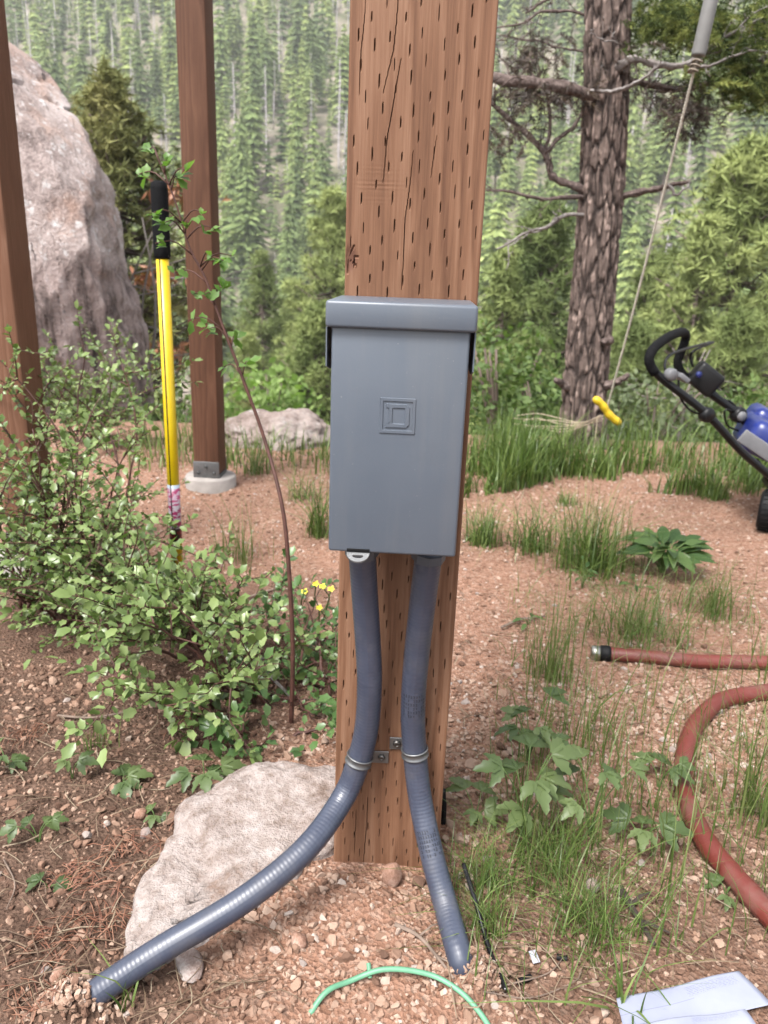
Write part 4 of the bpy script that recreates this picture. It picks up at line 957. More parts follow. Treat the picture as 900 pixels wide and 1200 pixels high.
# ================================================================ BLUE GARDEN MACHINE
M_TUBE = m_plain('black_tube', (.008, .008, .009), .45, .25); M_BLU = m_plain('blue_plastic', (.012, .028, .20), .35, .5, 0, .2, 12); M_GRY = m_plain('grey_plastic', (.20, .20, .21), .5, .3)
M_FOAM = m_plain('foam_grip', (.008, .008, .009), .85, .12, 0, .3, 180, .002)
mo = G(902, 620); MO = empty('garden_tiller', (mo[0]+.12, mo[1]+.1, 0), 'blue and black walk behind garden machine at the right edge', 'garden machine'); mo = np.array(MO.location)
def mpart(name, pts, r, mat, ns=12, par=MO, n=24):
    m = Mesh(); addtube(m, bez(pts, n)-mo, r, ns); return m.build(name, mat, par)
YA, YB = 2.20, 2.50
mpart('handle_grip', [P(768, 438, YA), P(762, 428, YA), P(761, 418, YA), P(768, 406, YA+.03), P(785, 394, YA+.12), P(799, 389, YA+.24), P(804, 394, YB), P(799, 410, YB), P(794, 424, YB), P(798, 436, YB), P(807, 444, YB)], .0138, M_FOAM, 14)
mpart('rail', [P(766, 434, YA), P(781, 448, YA), P(828, 485, YA), P(868, 528, YA+.02), P(905, 560, YA+.05)], .0115, M_TUBE)
mpart('rail', [P(804, 441, YB), P(835, 463, YB), P(866, 487, YB), P(905, 530, YB+.03)], .0125, M_TUBE)
mpart('bail_wire', [P(782, 440, YA+.03), P(779, 428, YA+.04), P(784, 417, YA+.06), P(800, 410, YA+.15), P(832, 401, YB+.1)], .0042, M_TUBE, 8)
mpart('bail_wire', [P(812, 430, YB), P(809, 418, YB), P(815, 410, YB), P(836, 401, YB+.1)], .0042, M_TUBE, 8)
mpart('cable', [P(795, 445, YA), P(797, 465, YA), P(808, 480, YA), P(822, 486, YA)], .0032, M_TUBE, 6); mpart('cable', [P(834, 455, YB), P(845, 466, YB), P(858, 472, YB), P(866, 485, YB), P(850, 480, YB-.02), P(852, 498, YB), P(866, 505, YB)], .0035, M_TUBE, 6)
def mdisc(name, px, py, Y, r, t, mat, sides=20, par=MO):
    m = Mesh(); lathe(m, [(0, -t), (r*.8, -t), (r, -t*.6), (r, t*.6), (r*.8, t), (0, t)], sides, 1); m.V[0] = m.V[0]@np.array([[.9, -.42, 0], [.42, .9, 0], [0, 0, 1]]).T+P(px, py, Y)-mo; return m.build(name, mat, par)
mdisc('clamp', 786, 439, YA-.005, .018, .014, M_GRY); mdisc('pivot_knob', 828, 486, YA, .022, .016, M_TUBE); mdisc('pivot_knob', 865, 486, YB, .026, .018, M_TUBE); mdisc('clamp', 869, 488, YB-.02, .016, .010, M_GRY)
def mbox(name, px, py, Y, sx, sy, sz, rx, ry, rz, mat, bev, par=MO):
    m = Mesh(); box(m, -sx, sx, -sy, sy, -sz, sz, bev); Rm = np.array(Matrix.Rotation(rz, 3, 'Z')@Matrix.Rotation(ry, 3, 'Y')@Matrix.Rotation(rx, 3, 'X')); m.V[0] = m.V[0]@Rm.T+P(px, py, Y)-mo
    o = m.build(name, mat, par); o.modifiers.new('es', 'EDGE_SPLIT').split_angle = R(45); return o
sbx = mbox('switch_box', 826, 444, YB-.02, .046, .035, .040, 0, R(35), R(-12), M_TUBE, .012)
mdisc('button', 819, 439, YB-.062, .010, .006, M_BLU, 16, sbx)
mbox('clamp', 796, 441, YA+.15, .018, .05, .008, 0, R(35), 0, M_GRY, .004)
mbox('housing', 906, 518, YB-.05, .105, .12, .055, 0, R(22), R(-14), M_BLU, .03)
mbox('motor_cover', 905, 506, YB+.05, .10, .08, .055, 0, R(28), R(-14), m_plain('deep_blue_plastic', (.01, .024, .19), .3, .5), .028)
mbox('front_panel', 893, 526, YB-.185, .075, .006, .022, 0, R(30), R(-14), M_GRY, .004)
mbox('deck', 955, 575, YB, .14, .13, .03, 0, R(4), R(-14), M_TUBE, .012)
mpart('frame_bar', [P(885, 540, YB-.1), P(915, 575, YB-.05), P(955, 596, YB)], .010, M_TUBE)
def wheel(px, py, Y, r, t):
    c0 = P(px, py, Y); cz_ = hz(c0[0], c0[1])+r; m = Mesh(); lathe(m, [(r*.55, -t*.8), (r*.86, -t), (r, -t*.75), (r*1.0, -t*.3), (r*.985, 0), (r, t*.3), (r, t*.75), (r*.86, t), (r*.55, t*.8)], 40, 0)
    Rm = np.array(Matrix.Rotation(R(-28), 3, 'Z')); o0 = np.array([c0[0], c0[1], cz_])-mo; m.V[0] = m.V[0]@Rm.T+o0; w_ = m.build('wheel', M_BLK, MO)
    m = Mesh(); lathe(m, [(0, -t*.85), (r*.25, -t*.85), (r*.55, -t*.6), (r*.56, t*.6), (r*.25, t*.85), (0, t*.85)], 24, 0); m.V[0] = m.V[0]@Rm.T+o0; m.build('hub', M_GRY, w_)
    for i in range(26):
        a = i*6.283/26; tm = Mesh(); box(tm, -t*.72, t*.72, -.0045, .0045, r-.001, r+.0025); Ra = np.array(Matrix.Rotation(R(-28), 3, 'Z')@Matrix.Rotation(a, 3, 'X')); tm.V[0] = tm.V[0]@Ra.T+o0; tm.build('tread', M_BLK, w_, False)
wheel(903, 598, 2.36, .066, .034); wheel(985, 585, 2.62, .066, .034)
m = Mesh(); ax0, ax1 = P(903, 597, 2.36), P(985, 584, 2.62); ax0[2] = ax1[2] = .075; addtube(m, np.array([ax0, ax1])-mo, .008, 10); m.build('axle', M_TUBE, MO)

# ================================================================ HOSES, WIRES, PAPER, LITTER
k = N('red_hose', .5, .4); nz = k.noise(k.co(), 12, 5, .7); wv = k.noise(k.co(), 300, 2)
k.col(k.mix(k.ramp(nz, [(.5, (0, 0, 0)), (.72, (.6, .6, .6))]), k.ramp(k.noise(k.co(), 5, 3), [(.3, (.170, .030, .022)), (.7, (.22, .046, .033))]), (.22, .125, .10))); k.bump(wv, .3, .001); M_HOSE = k.m
def gz(pts, r, dz=0.):
    o = []
    for a, b in pts:
        p = G(a, b, r); o.append([p[0], p[1], hz(p[0], p[1])+r*.9+dz])
    return np.array(o)
hq = gz([(714, 768), (760, 773), (820, 777), (880, 779), (960, 783), (1010, 790)], .0145)
h = empty('hose', tuple(hq[0]), 'straight dull red hose with metal end lying behind the curved one', 'hose', 'red hoses on the ground'); q = bez(hq, 60)-hq[0]; addtube(Mesh(), q, .0145, 18).build('hose_tube', M_HOSE, h)
d_ = nrm(q[0]-q[2]); m = Mesh(); addtube(m, np.array([d_*-.002, d_*.004, d_*.018, d_*.019]), [.0155, .0168, .0168, .015], 18); m.build('collar', M_BLK, h)
m = Mesh(); addtube(m, np.array([d_*.018, d_*.020, d_*.036, d_*.038]), [.0125, .0150, .0150, .011], 18); m.build('end_fitting', m_plain('bright_steel', (.6, .58, .52), .3, .5, .95), h)
hq = gz([(985, 806), (930, 809), (885, 815), (845, 824), (818, 846), (804, 880), (801, 915), (808, 948), (828, 988), (858, 1026), (900, 1070), (960, 1130)], .0155)
h = empty('hose', tuple(hq[0]), 'dusty red hose curving down the right side toward the paper', 'hose', 'red hoses on the ground'); addtube(Mesh(), bez(hq, 120)-hq[0], .0155*(1+.02*rng.normal(size=120)), 20).build('hose_tube', M_HOSE, h)
def wire(name, label, cat, pts, r, mat, dz=0., ends=None):
    q = gz(pts, r, dz)
    if ends is not None:
        for i, v in ends.items(): q[i][2] += v
    m = Mesh(); addtube(m, bez(q, 50), r, 10); return tag(m.build(name, mat), label, cat)
wire('wire', 'bright green wire looping out of the gravel at the bottom edge', 'wire', [(352, 1204), (380, 1180), (410, 1164), (450, 1157), (500, 1160), (535, 1175), (560, 1196), (575, 1215)], .0030, m_plain('green_insulation', (.16, .40, .24), .45, .4), .006, {0: -.02, 3: .006, 4: .006})
wire('wire', 'short green wire stub poking up beside the green loop', 'wire', [(433, 1160), (431, 1150)], .0026, bpy.data.materials['green_insulation'], .004, {1: .008})
wire('rod', 'thin glossy black rod lying on the gravel right of the straight conduit', 'rod', [(540, 1048), (555, 1082), (572, 1122), (592, 1172)], .0030, m_plain('gloss_black', (.008, .008, .009), .25, .5), .005, {0: .03, 1: .016})
wire('cable_stub', 'short cut end of black cable near the white scrap', 'cable', [(606, 1154), (622, 1148)], .0036, M_BLK)
wire('cable_stub', 'short cut end of black cable under the fine grass', 'cable', [(652, 1126), (664, 1130)], .0036, M_BLK)
m = Mesh(); q = np.array([P(519, 925, .93), P(520, 945, .925), P(519, 968, .92), P(517, 990, .915)]); addtube(m, bez(q, 14), .004, 8); tag(m.build('cable', M_BLK), 'black cable running up behind the right edge of the post foot', 'cable')
m = Mesh(); q = np.array([P(391, 955, .86), P(390, 985, .86), P(391, 1015, .86)]); addtube(m, bez(q, 14), .0035, 8); tag(m.build('cable', M_BLK), 'black cable showing at the left edge of the post foot', 'cable')
def m_paper(name, rot):
    k = N(name, .6, .3); t_ = k.attr('tuv', 'Vector'); U_, V_, _ = k.sep(t_)
    line = k.math('LESS_THAN', k.math('FRACT', k.math('MULTIPLY', V_, 26)), .28); wd = k.math('GREATER_THAN', k.noise(k.map(t_, (60, 26, 1)), 1, 2), .47)
    blk = k.math('MULTIPLY', k.math('GREATER_THAN', U_, .52), k.math('MULTIPLY', k.math('LESS_THAN', U_, .92), k.math('GREATER_THAN', V_, .66)))
    blk = k.math('MULTIPLY', blk, k.math('LESS_THAN', V_, .92))
    hl = k.math('MULTIPLY', k.math('LESS_THAN', k.math('ABSOLUTE', k.math('SUBTRACT', V_, .60)), .008), k.math('LESS_THAN', U_, .55))
    f = k.math('ADD', k.math('MULTIPLY', blk, k.math('MULTIPLY', line, wd)), k.math('MULTIPLY', hl, .6), clamp=True)
    k.col(k.mix(k.math('MULTIPLY', f, .8), k.ramp(k.noise(k.co(), 30, 3), [(.3, (.36, .385, .50)), (.7, (.41, .435, .54))]), (.18, .19, .30))); return k.m
def sheet(c4, lift, curl, seed):
    n = 24; a = np.linspace(0, 1, n); Uu, Vv = np.meshgrid(a, a); c4 = np.array(c4)
    p = (c4[0]*((1-Uu)*(1-Vv))[..., None]+c4[1]*(Uu*(1-Vv))[..., None]+c4[2]*(Uu*Vv)[..., None]+c4[3]*((1-Uu)*Vv)[..., None])
    p[..., 2] = .012+lift+curl*np.sin(Vv*3.1)*(.4+.6*Uu)+.0015*np.sin(Uu*9+seed)
    i = np.arange(n-1)[:, None]*n+np.arange(n-1)[None]; F = np.stack([i, i+1, i+n+1, i+n], -1).reshape(-1, 4); return p.reshape(-1, 3), F, np.stack([Uu, Vv], -1).reshape(-1, 2)
LF = empty('leaflet', tuple(G(800, 1165)), 'white folded printed leaflet lying on the ground at lower right', 'leaflet'); lo_ = np.array(LF.location)
for (cs4, lf, cu, sd) in (([(735, 1225), (905, 1176), (866, 1137), (722, 1171)], .004, .001, 1), ([(740, 1240), (885, 1205), (872, 1187), (735, 1205)], .009, .001, 4)):
    V, F, uv = sheet([G(a, b, .016) for a, b in cs4], lf, cu, sd); m = Mesh().add(V-lo_, F, 0, uv); o = m.build('sheet', m_paper('printed_paper_%d' % sd, 0), LF); so2 = o.modifiers.new('th', 'SOLIDIFY'); so2.thickness = .0006
m = Mesh(); g = G(625, 1131); box(m, -.0045, .0045, -.007, .007, -.0008, .0008, .0003, 0, np.array(Matrix.Rotation(.3, 3, 'Z')@Matrix.Rotation(.35, 3, 'X')), (g[0], g[1], hz(g[0], g[1])+.006)); tag(m.build('scrap', m_plain('white_scrap', (.5, .5, .56), .5), None, False), 'tiny white scrap lying on the gravel beside the black cable end', 'scrap')
ALB = .68
# ================================================================ SHRUBS
def leafmesh(w=.34, teeth=True, fold=.12, droop=.12, n=6, lob=.06):
    t = np.linspace(0, 1, n+1); hw = w*np.sin(np.pi*np.clip(t**.82*.96+.03, 0, 1))**.85; hw[-1] = 0.0; hw[0] = .015
    V = []; z = -droop*t**2
    for i in range(n+1):
        tooth = (lob if i % 2 else -lob*.5) if teeth and 1 < i < n else 0
        ww = hw[i]*(1+tooth*3)
        V += [(-ww, t[i]+(.05 if tooth > 0 else 0), z[i]+fold*ww), (0, t[i], z[i]), (ww, t[i]+(.05 if tooth > 0 else 0), z[i]+fold*ww)]
    F = []
    for i in range(n): F += [[3*i, 3*i+1, 3*i+4, 3*i+3], [3*i+1, 3*i+2, 3*i+5, 3*i+4]]
    return np.array(V), np.array(F)
LV, LF_ = leafmesh(.29, True, .25, .18, 5, .09)
M_SHR = m_leaf('shrub_leaves', [(.070, .118, .034), (.180, .255, .080), (.36, .44, .185)], .25, .32)
M_SHR2 = m_leaf('undergrowth_leaves', [(.048, .100, .030), (.105, .190, .060), (.20, .30, .115)], .25, .32)
M_STEM = m_plain('red_brown_stem', (.085, .035, .026), .6, .3, 0, .3, 60)
def shrub(label, base, targets, nside, leaf, seed, mat=None, name='shrub', per=17, cat='shrub', group=None, sdl=.16, dens=1.):
    """targets: tips (world) that the main stems reach"""
    r = np.random.default_rng(seed); b0 = np.array([base[0], base[1], hz(base[0], base[1])-.01]); root = empty(name, tuple(b0), label, cat, group)
    T = []; Dn = []; S = []
    for tip in targets:
        st = r.normal(size=3)*[.03, .03, 0]; e = np.asarray(tip)-b0; L = np.linalg.norm(e); bow = r.normal(size=3)*.10*L; bow[2] = abs(bow[2])*.4
        q = bez([st, st+(e-st)*.33+bow*.7, st+(e-st)*.68+bow, e], 18); q += np.cumsum(r.normal(size=q.shape)*.0022, 0); m = Mesh()
        addtube(m, q, np.linspace(.0042, .0011, 18), 6)
        def twig(s, d, l, lv):
            tq = bez([s, s+d*l*.5+r.normal(size=3)*.08*l, s+d*l+np.array([0, 0, -.05*l])], 7); addtube(m, tq, np.linspace(.0018 if lv == 0 else .0012, .0006, 7), 4)
            nl = max(3, int(per*dens*(l/.16)))
            for i in range(nl):
                f = (i+.6)/nl*6; a = int(min(f, 5)); p = tq[a]+(tq[a+1]-tq[a])*(f-a); tg = nrm(tq[a+1]-tq[a]); sd_ = nrm(np.cross(tg, r.normal(size=3)))
                T.append(p); Dn.append(tg*.5+sd_*.9+np.array([0, 0, .15])); S.append(leaf*.68*r.uniform(.5, 1.4))
            T.append(tq[-1]); Dn.append(nrm(tq[-1]-tq[-2])); S.append(leaf*r.uniform(.8, 1.2))
            if lv == 0:
                for z in range(2):
                    if r.uniform() < .6: twig(tq[r.integers(2, 6)], nrm(d+r.normal(size=3)*.7), l*.5, 1)
        for i in range(nside):
            f = r.uniform(.22, 1.0); a = min(int(f*17), 16); d = nrm(nrm(q[a+1]-q[a])*.5+r.normal(size=3)*[.8, .8, .45]+[0, 0, .15]); twig(q[a], d, sdl*r.uniform(.5, 1.2), 0)
        twig(q[-1], nrm(q[-1]-q[-2]), sdl*.5, 1)
        m.build('stem', M_STEM, root)
    T = np.array(T); Dn = np.array(Dn); S = np.array(S); ok = (T+b0)[:, 2] > .01; ok &= ~((np.abs((T+b0)[:, 0]+.150) < .022) & ((T+b0)[:, 1] < 1.22)); ok &= ~(((T+b0)[:, 0] > -.09) & ((T+b0)[:, 1] > .70) & ((T+b0)[:, 1] < 1.02)); T, Dn, S = T[ok], Dn[ok], S[ok]; n = len(T)
    up = nrm(r.normal(size=(n, 3))*.45+[0, -.25, 1]); fo = scatter(Mesh(), LV, LF_, basis(Dn, up), S, T, np.clip(r.beta(2, 2, n), 0, 1)); o = fo.build('foliage', mat or M_SHR, root); o['kind'] = 'stuff'
    return root
shrub('tall leafy shrub at the left edge in front of the brown edge post', G(40, 715), [P(a, b, y) for a, b, y in ((5, 430, 1.70), (45, 500, 1.60), (-20, 520, 1.55), (12, 560, 1.5), (70, 560, 1.55), (-15, 620, 1.5), (40, 640, 1.5), (70, 470, 1.75), (0, 490, 1.55))], 8, .021, 21)
shrub('bushy green shrub left of the yellow pole', G(118, 700), [P(a, b, y) for a, b, y in ((95, 410, 1.95), (140, 420, 1.8), (120, 480, 1.65), (145, 520, 1.7), (95, 560, 1.5), (150, 600, 1.55), (130, 620, 1.4), (60, 600, 1.45), (55, 440, 2.0), (165, 660, 1.6))], 8, .022, 22)
shrub('loose pale shrub filling the gap right of the left edge shrub', G(72, 730), [P(a, b, y) for a, b, y in ((30, 600, 1.5), (60, 560, 1.6), (100, 600, 1.5), (85, 650, 1.4), (18, 660, 1.4), (130, 650, 1.45), (155, 690, 1.4), (45, 690, 1.35), (110, 710, 1.3))], 8, .021, 28)
shrub('dense low shrub in front of the yellow pole foot', G(225, 770), [P(a, b, y) for a, b, y in ((150, 640, 1.55), (205, 690, 1.45), (255, 660, 1.45), (130, 660, 1.35), (175, 690, 1.3), (280, 690, 1.4), (230, 700, 1.25), (110, 720, 1.3), (150, 745, 1.2))], 7, .023, 23)
shrub('red stemmed shrub arching forward over the soil beside the flat rock', G(292, 835), [P(a, b, y) for a, b, y in ((205, 700, 1.2), (160, 730, 1.12), (240, 700, 1.25), (185, 800, 1.08), (275, 690, 1.35), (250, 805, 1.05), (130, 780, 1.1), (225, 740, 1.15))], 6, .026, 24)
shrub('low bright leafy shrub between the tall cane and the post', G(368, 805), [P(a, b, y) for a, b, y in ((325, 720, 1.5), (370, 715, 1.4), (395, 760, 1.35), (365, 790, 1.3), (315, 780, 1.42), (385, 820, 1.2), (365, 700, 1.5), (372, 850, 1.17))], 6, .024, 25, M_SHR2)
shrub('small plants hugging the back edge of the flat rock', G(300, 880), [P(a, b, y) for a, b, y in ((250, 880, 1.08), (285, 865, 1.1), (330, 868, 1.12), (365, 872, 1.1), (390, 850, 1.15))], 3, .028, 26, M_SHR2, sdl=.07)
shrub('far leafy shrub against the great boulder foot', (P(95, 470, 3.2)[0], 3.2), [P(a, b, 3.2) for a, b in ((60, 415), (110, 400), (150, 440), (85, 450), (130, 470), (35, 440), (165, 480))], 9, .03, 27, sdl=.22)
# the tall arching cane
lm = Mesh().add(LV, LF_).data('leaf', m_leaf('cane_leaves', [(.10, .20, .04), (.15, .27, .06), (.21, .34, .09)], .4, .4, True))
cp = [(341, 856, 1.165), (343, 760, 1.17), (338, 660, 1.18), (330, 590, 1.20), (310, 515, 1.245), (285, 445, 1.26), (262, 385, 1.27), (240, 325, 1.28), (222, 290, 1.285), (205, 235, 1.29), (182, 178, 1.30)]
cq = bez([P(*a) for a in cp], 90); CN = empty('tall_cane', tuple(cq[0]), 'single tall red brown cane with sparse leaves arching up to the left', 'cane'); c0 = cq[0].copy()
addtube(Mesh(), cq-c0, np.linspace(.0043, .0010, 90), 8).build('stem', M_STEM, CN)
rr_ = np.random.default_rng(31); nl = 0
def cane_leaf(p, d, s):
    o = link('leaf', lm, CN); setmat(o, basis(d[None], nrm(np.array([[rr_.normal()*.4, -.5+rr_.normal()*.3, 1.]])))[0], p-c0, s)
for i, (px, py) in enumerate(((240, 250), (222, 262), (252, 268), (190, 262), (182, 285), (210, 210), (160, 205), (220, 200), (248, 298), (262, 305), (205, 320), (225, 345), (262, 338), (220, 375), (245, 385), (278, 395), (292, 425), (262, 430), (178, 250), (272, 300), (240, 345), (196, 190), (175, 175))):
    pc = pix(cq)[1]; j = int(np.argmin(np.abs(pc-(py+14)))); s = cq[j]; e = P(px, py, 1.27+rr_.normal()*.03); tw = Mesh(); addtube(tw, bez([s, (s+e)/2+[0, 0, .012], e], 6)-c0, np.linspace(.0014, .0007, 6), 5); tw.build('twig', M_STEM, CN)
    for z in range(rr_.integers(4, 7)):
        cane_leaf(s+(e-s)*rr_.uniform(.45, 1.05), nrm(e-s)*.7+rr_.normal(size=3)*.6, rr_.uniform(.012, .024))
# yellow flowers
FL = empty('flowering_plant', tuple(G(372, 745)), 'small plant with yellow flowers just left of the post', 'plant'); f0 = np.array(FL.location)
pv, pf = leafmesh(.42, False, .1, .3, 3); pme = Mesh().add(pv, pf).data('petal', m_plain('yellow_petal', (.75, .62, .03), .5)); st = Mesh()
for (px, py) in ((357, 693), (370, 684), (378, 687), (388, 690), (374, 712)):
    e = P(px, py, 1.42); addtube(st, bez([f0+rr_.normal(size=3)*[.02, .02, 0], (f0+e)/2+rr_.normal(size=3)*.015, e], 8)-f0, .0014, 5)
    for z in range(5):
        a = z*1.2566; o = link('petal', pme, FL); setmat(o, basis(np.array([[math.cos(a), -.35+.4*math.sin(a), .45*math.sin(a)+.2]]), np.array([[0, -.6, .8]]))[0], e-f0, .0075)
st.build('stem', m_plain('green_stem', (.07, .13, .03), .6), FL)

# ================================================================ GRASS
M_GRS = m_leaf('grass_blades', [(.040, .075, .014), (.105, .17, .035), (.25, .32, .10)], .25, .4)
M_GRY_ = m_leaf('thin_grass_blades', [(.075, .125, .028), (.13, .19, .05), (.24, .26, .10)], .35, .45)
M_DRY = m_leaf('dry_straw', [(.10, .055, .035), (.23, .155, .10), (.42, .34, .24)], .15, .6)
def blades(M, n, pos, h, w, lean, r, seg=4, a0=0., a1=1., curve=1.):
    """n ribbons: pos (n,3)"""
    an = r.uniform(0, 6.28, n); ln = np.abs(r.normal(size=n))*lean; hh = h*r.uniform(.5, 1.15, n); t = np.linspace(0, 1, seg+1)
    dx = np.stack([np.cos(an), np.sin(an)], -1)*(hh*ln)[:, None]; sd_ = np.stack([-np.sin(an+r.normal(size=n)*.6), np.cos(an), 0*an], -1)
    C = np.zeros((n, seg+1, 3)); C[..., :2] = dx[:, None]*(t**(1+curve))[None, :, None]; C[..., 2] = hh[:, None]*(t-.25*np.minimum(ln, 1.5)[:, None]*t**2); C += pos[:, None]
    ww = w*r.uniform(.6, 1.3, n)[:, None]*(1-t**1.6)[None]+w*.06
    V = np.stack([C-sd_[:, None]*ww[..., None], C+sd_[:, None]*ww[..., None]], 2).reshape(n, -1, 3)
    i = np.arange(seg)*2; F0 = np.stack([i, i+1, i+3, i+2], -1); k_ = 2*(seg+1)
    return M.add(V.reshape(-1, 3), (F0[None]+(np.arange(n)*k_)[:, None, None]).reshape(-1, 4), np.repeat(r.uniform(a0, a1, n), k_))
def tuft(px, py, hpx, wpx, n, label, seed, w=.0014, lean=.75, mat=None):
    r = np.random.default_rng(seed); b = G(px, py); sc_ = pix(b)[2]/902; pos = r.normal(size=(n, 3))*[wpx*sc_*.24, wpx*sc_*.24, 0]; m = Mesh(); n2 = int(n*.35); blades(m, n, pos, hpx*sc_*1.2, w, lean, r); blades(m, n2, pos[:n2]*1.6, hpx*sc_*.7, w, lean*1.8, r)
    o = m.build('grass_tuft', mat or M_GRS, None, True, (b[0], b[1], hz(b[0], b[1])-.003)); return tag(o, label, 'grass', 'grass tufts on the gravel')
tuft(565, 636, 52, 44, 170, 'round grass tuft touching the right side of the post behind', 1)
tuft(624, 645, 62, 46, 110, 'grass tuft just right of the round tuft by the post', 2)
tuft(692, 668, 85, 85, 330, 'biggest grass tuft standing left of the broad leaved plant', 3)
tuft(664, 590, 18, 30, 60, 'tiny low grass tuft on the gravel behind the biggest tuft', 4)
tuft(838, 586, 46, 30, 110, 'grass tuft alone in front of the tall grass near the wheel', 5)
tuft(872, 577, 44, 40, 110, 'grass tuft right beside the machine wheel', 6)
tuft(375, 628, 75, 26, 90, 'tall grass tuft at the left side of the grey box', 7)
tuft(352, 585, 40, 30, 50, 'sparse grass tuft in front of the low boulder', 8)
tuft(300, 556, 40, 26, 60, 'grass tuft at the left end of the low boulder', 9)
tuft(745, 750, 75, 110, 170, 'wide spray of thin grass behind the straight red hose', 10, .0011, .9, M_GRY_)
tuft(560, 1045, 60, 90, 150, 'fine short grass right of the straight conduit', 11, .0007, .9)
tuft(640, 1020, 75, 90, 190, 'fine soft grass below the broad mallow leaves', 12, .0007, .8)
tuft(690, 1095, 70, 100, 220, 'fine grass patch above the white leaflet', 13, .0007, .9)
tuft(570, 1100, 60, 50, 80, 'thin dark grass beside the black rod', 14, .0008, .9)
tuft(880, 960, 150, 60, 70, 'tall thin grass inside the bend of the red hose', 15, .0011, .5, M_GRY_)
tuft(640, 800, 100, 50, 60, 'thin upright grass right of the post above the mallow', 16, .0010, .35, M_GRY_)
tuft(830, 720, 60, 70, 130, 'thin pale grass beyond the straight red hose', 17, .0011, .6, M_GRY_)
tuft(690, 900, 130, 90, 46, 'tall thin grass stems rising behind the mallow leaves', 18, .0010, .4, M_GRY_)
tuft(280, 660, 70, 60, 60, 'wispy grass right of the yellow pole', 19, .0010, .35, M_GRY_)
tuft(730, 1185, 100, 26, 9, 'few broad grass blades in front of the white leaflet', 20, .0018, .6)
tuft(150, 1190, 110, 20, 5, 'lone grass stalk crossing the buried end of the left conduit', 51, .0018, .55)
tuft(115, 880, 50, 40, 22, 'few thin grass stems on the dark soil at left', 52, .0009, .5, M_GRY_)
# band of tall grass along the edge of the slope
r9 = np.random.default_rng(77); n = 5200; px = r9.uniform(540, 960, n); py = 575-np.abs(r9.normal(size=n))*26-8*np.sin(px*.021)+np.where((px > 650) & (px < 700), 4, 0); gg = np.array([G(a, max(b, 492)) for a, b in zip(px, py)])
gg[:, 2] = hgt(gg[:, 0], gg[:, 1]); lump = vnoise(np.stack([gg[:, 0]*6, gg[:, 1]*6, 0*px], -1)); kp = (r9.uniform(size=n) < 2.4*lump-.55); gg = gg[kp]; lump = lump[kp]; m = Mesh()
for lo_h, hi_h, hh_, ln_ in ((0, .45, .11, .6), (.45, .62, .15, .6), (.62, .78, .20, .6), (.78, 1.1, .25, .5)):
    z = (lump >= lo_h) & (lump < hi_h)
    if z.sum(): blades(m, int(z.sum()), gg[z], hh_, .0028, ln_, r9)
tag(m.build('tall_grass', M_GRS), 'band of tall green grass along the edge of the slope', 'grass', kind='stuff')
n = 1500; px = r9.uniform(150, 420, n); py = r9.uniform(500, 558, n); gg = np.array([G(a, b) for a, b in zip(px, py)]); gg[:, 2] = hgt(gg[:, 0], gg[:, 1]); lump = vnoise(np.stack([gg[:, 0]*4, gg[:, 1]*4, 0*px+3], -1)); kp = r9.uniform(size=n) < 1.3*lump-.1; m = Mesh(); blades(m, int(kp.sum()), gg[kp], .13, .0022, .5, r9)
tag(m.build('meadow_grass', M_GRS), 'short green grass around the low boulder', 'grass', kind='stuff')
# thin scattered grass on the right foreground
n = 1500; px = r9.uniform(530, 930, n); py = r9.uniform(690, 1190, n); gg = np.array([G(a, b) for a, b in zip(px, py)]); gg[:, 2] = hgt(gg[:, 0], gg[:, 1]); lump = vnoise(np.stack([gg[:, 0]*7, gg[:, 1]*7, 0*px+3], -1)); kp = (r9.uniform(size=n) < 1.5*lump-.25) & (px > 560+(1000-py)*.1) & ~((px > 705) & (py > 1125))
m = Mesh(); blades(m, int(kp.sum()), gg[kp], .085, .0009, .7, r9); 
n = 340; px = r9.uniform(600, 930, n); py = r9.uniform(720, 1060, n); gg = np.array([G(a, b) for a, b in zip(px, py)]); gg[:, 2] = hgt(gg[:, 0], gg[:, 1]); blades(m, n, gg, .17, .0010, .45, r9)
tag(m.build('thin_grass', M_GRY_), 'thin scattered grass growing through the gravel at right', 'grass', kind='stuff')
# dry straw and needles
m = Mesh(); n = 900; px = r9.uniform(-20, 920, n); py = r9.uniform(700, 1200, n); kp = ((px > 520) | (px < 330)); px, py = px[kp], py[kp]; n = len(px); gg = np.array([G(a, b) for a, b in zip(px, py)]); gg[:, 2] = hgt(gg[:, 0], gg[:, 1])+.006; ok = clear(gg[:, 0], gg[:, 1]); gg = gg[ok]
for p in gg:
    an = r9.uniform(0, 6.28); L = r9.uniform(.012, .075); d = np.array([math.cos(an), math.sin(an), r9.normal()*.10]); sdv = np.array([-d[1], d[0], 0]); q = np.array([p-d*L*.5, p+sdv*L*.15*r9.normal()+[0, 0, .004], p+d*L*.5]); q[:, 2] = np.maximum(q[:, 2], hgt(q[:, 0], q[:, 1])+.0015)
    addtube(m, bez(q, 5), r9.uniform(.0004, .0010), 3, r9.uniform(0, 1))
tag(m.build('dry_straw', M_DRY), 'dry straw and pine needles scattered over the soil', 'straw', kind='stuff')
m = Mesh()                                                  # rusty fallen needle clusters
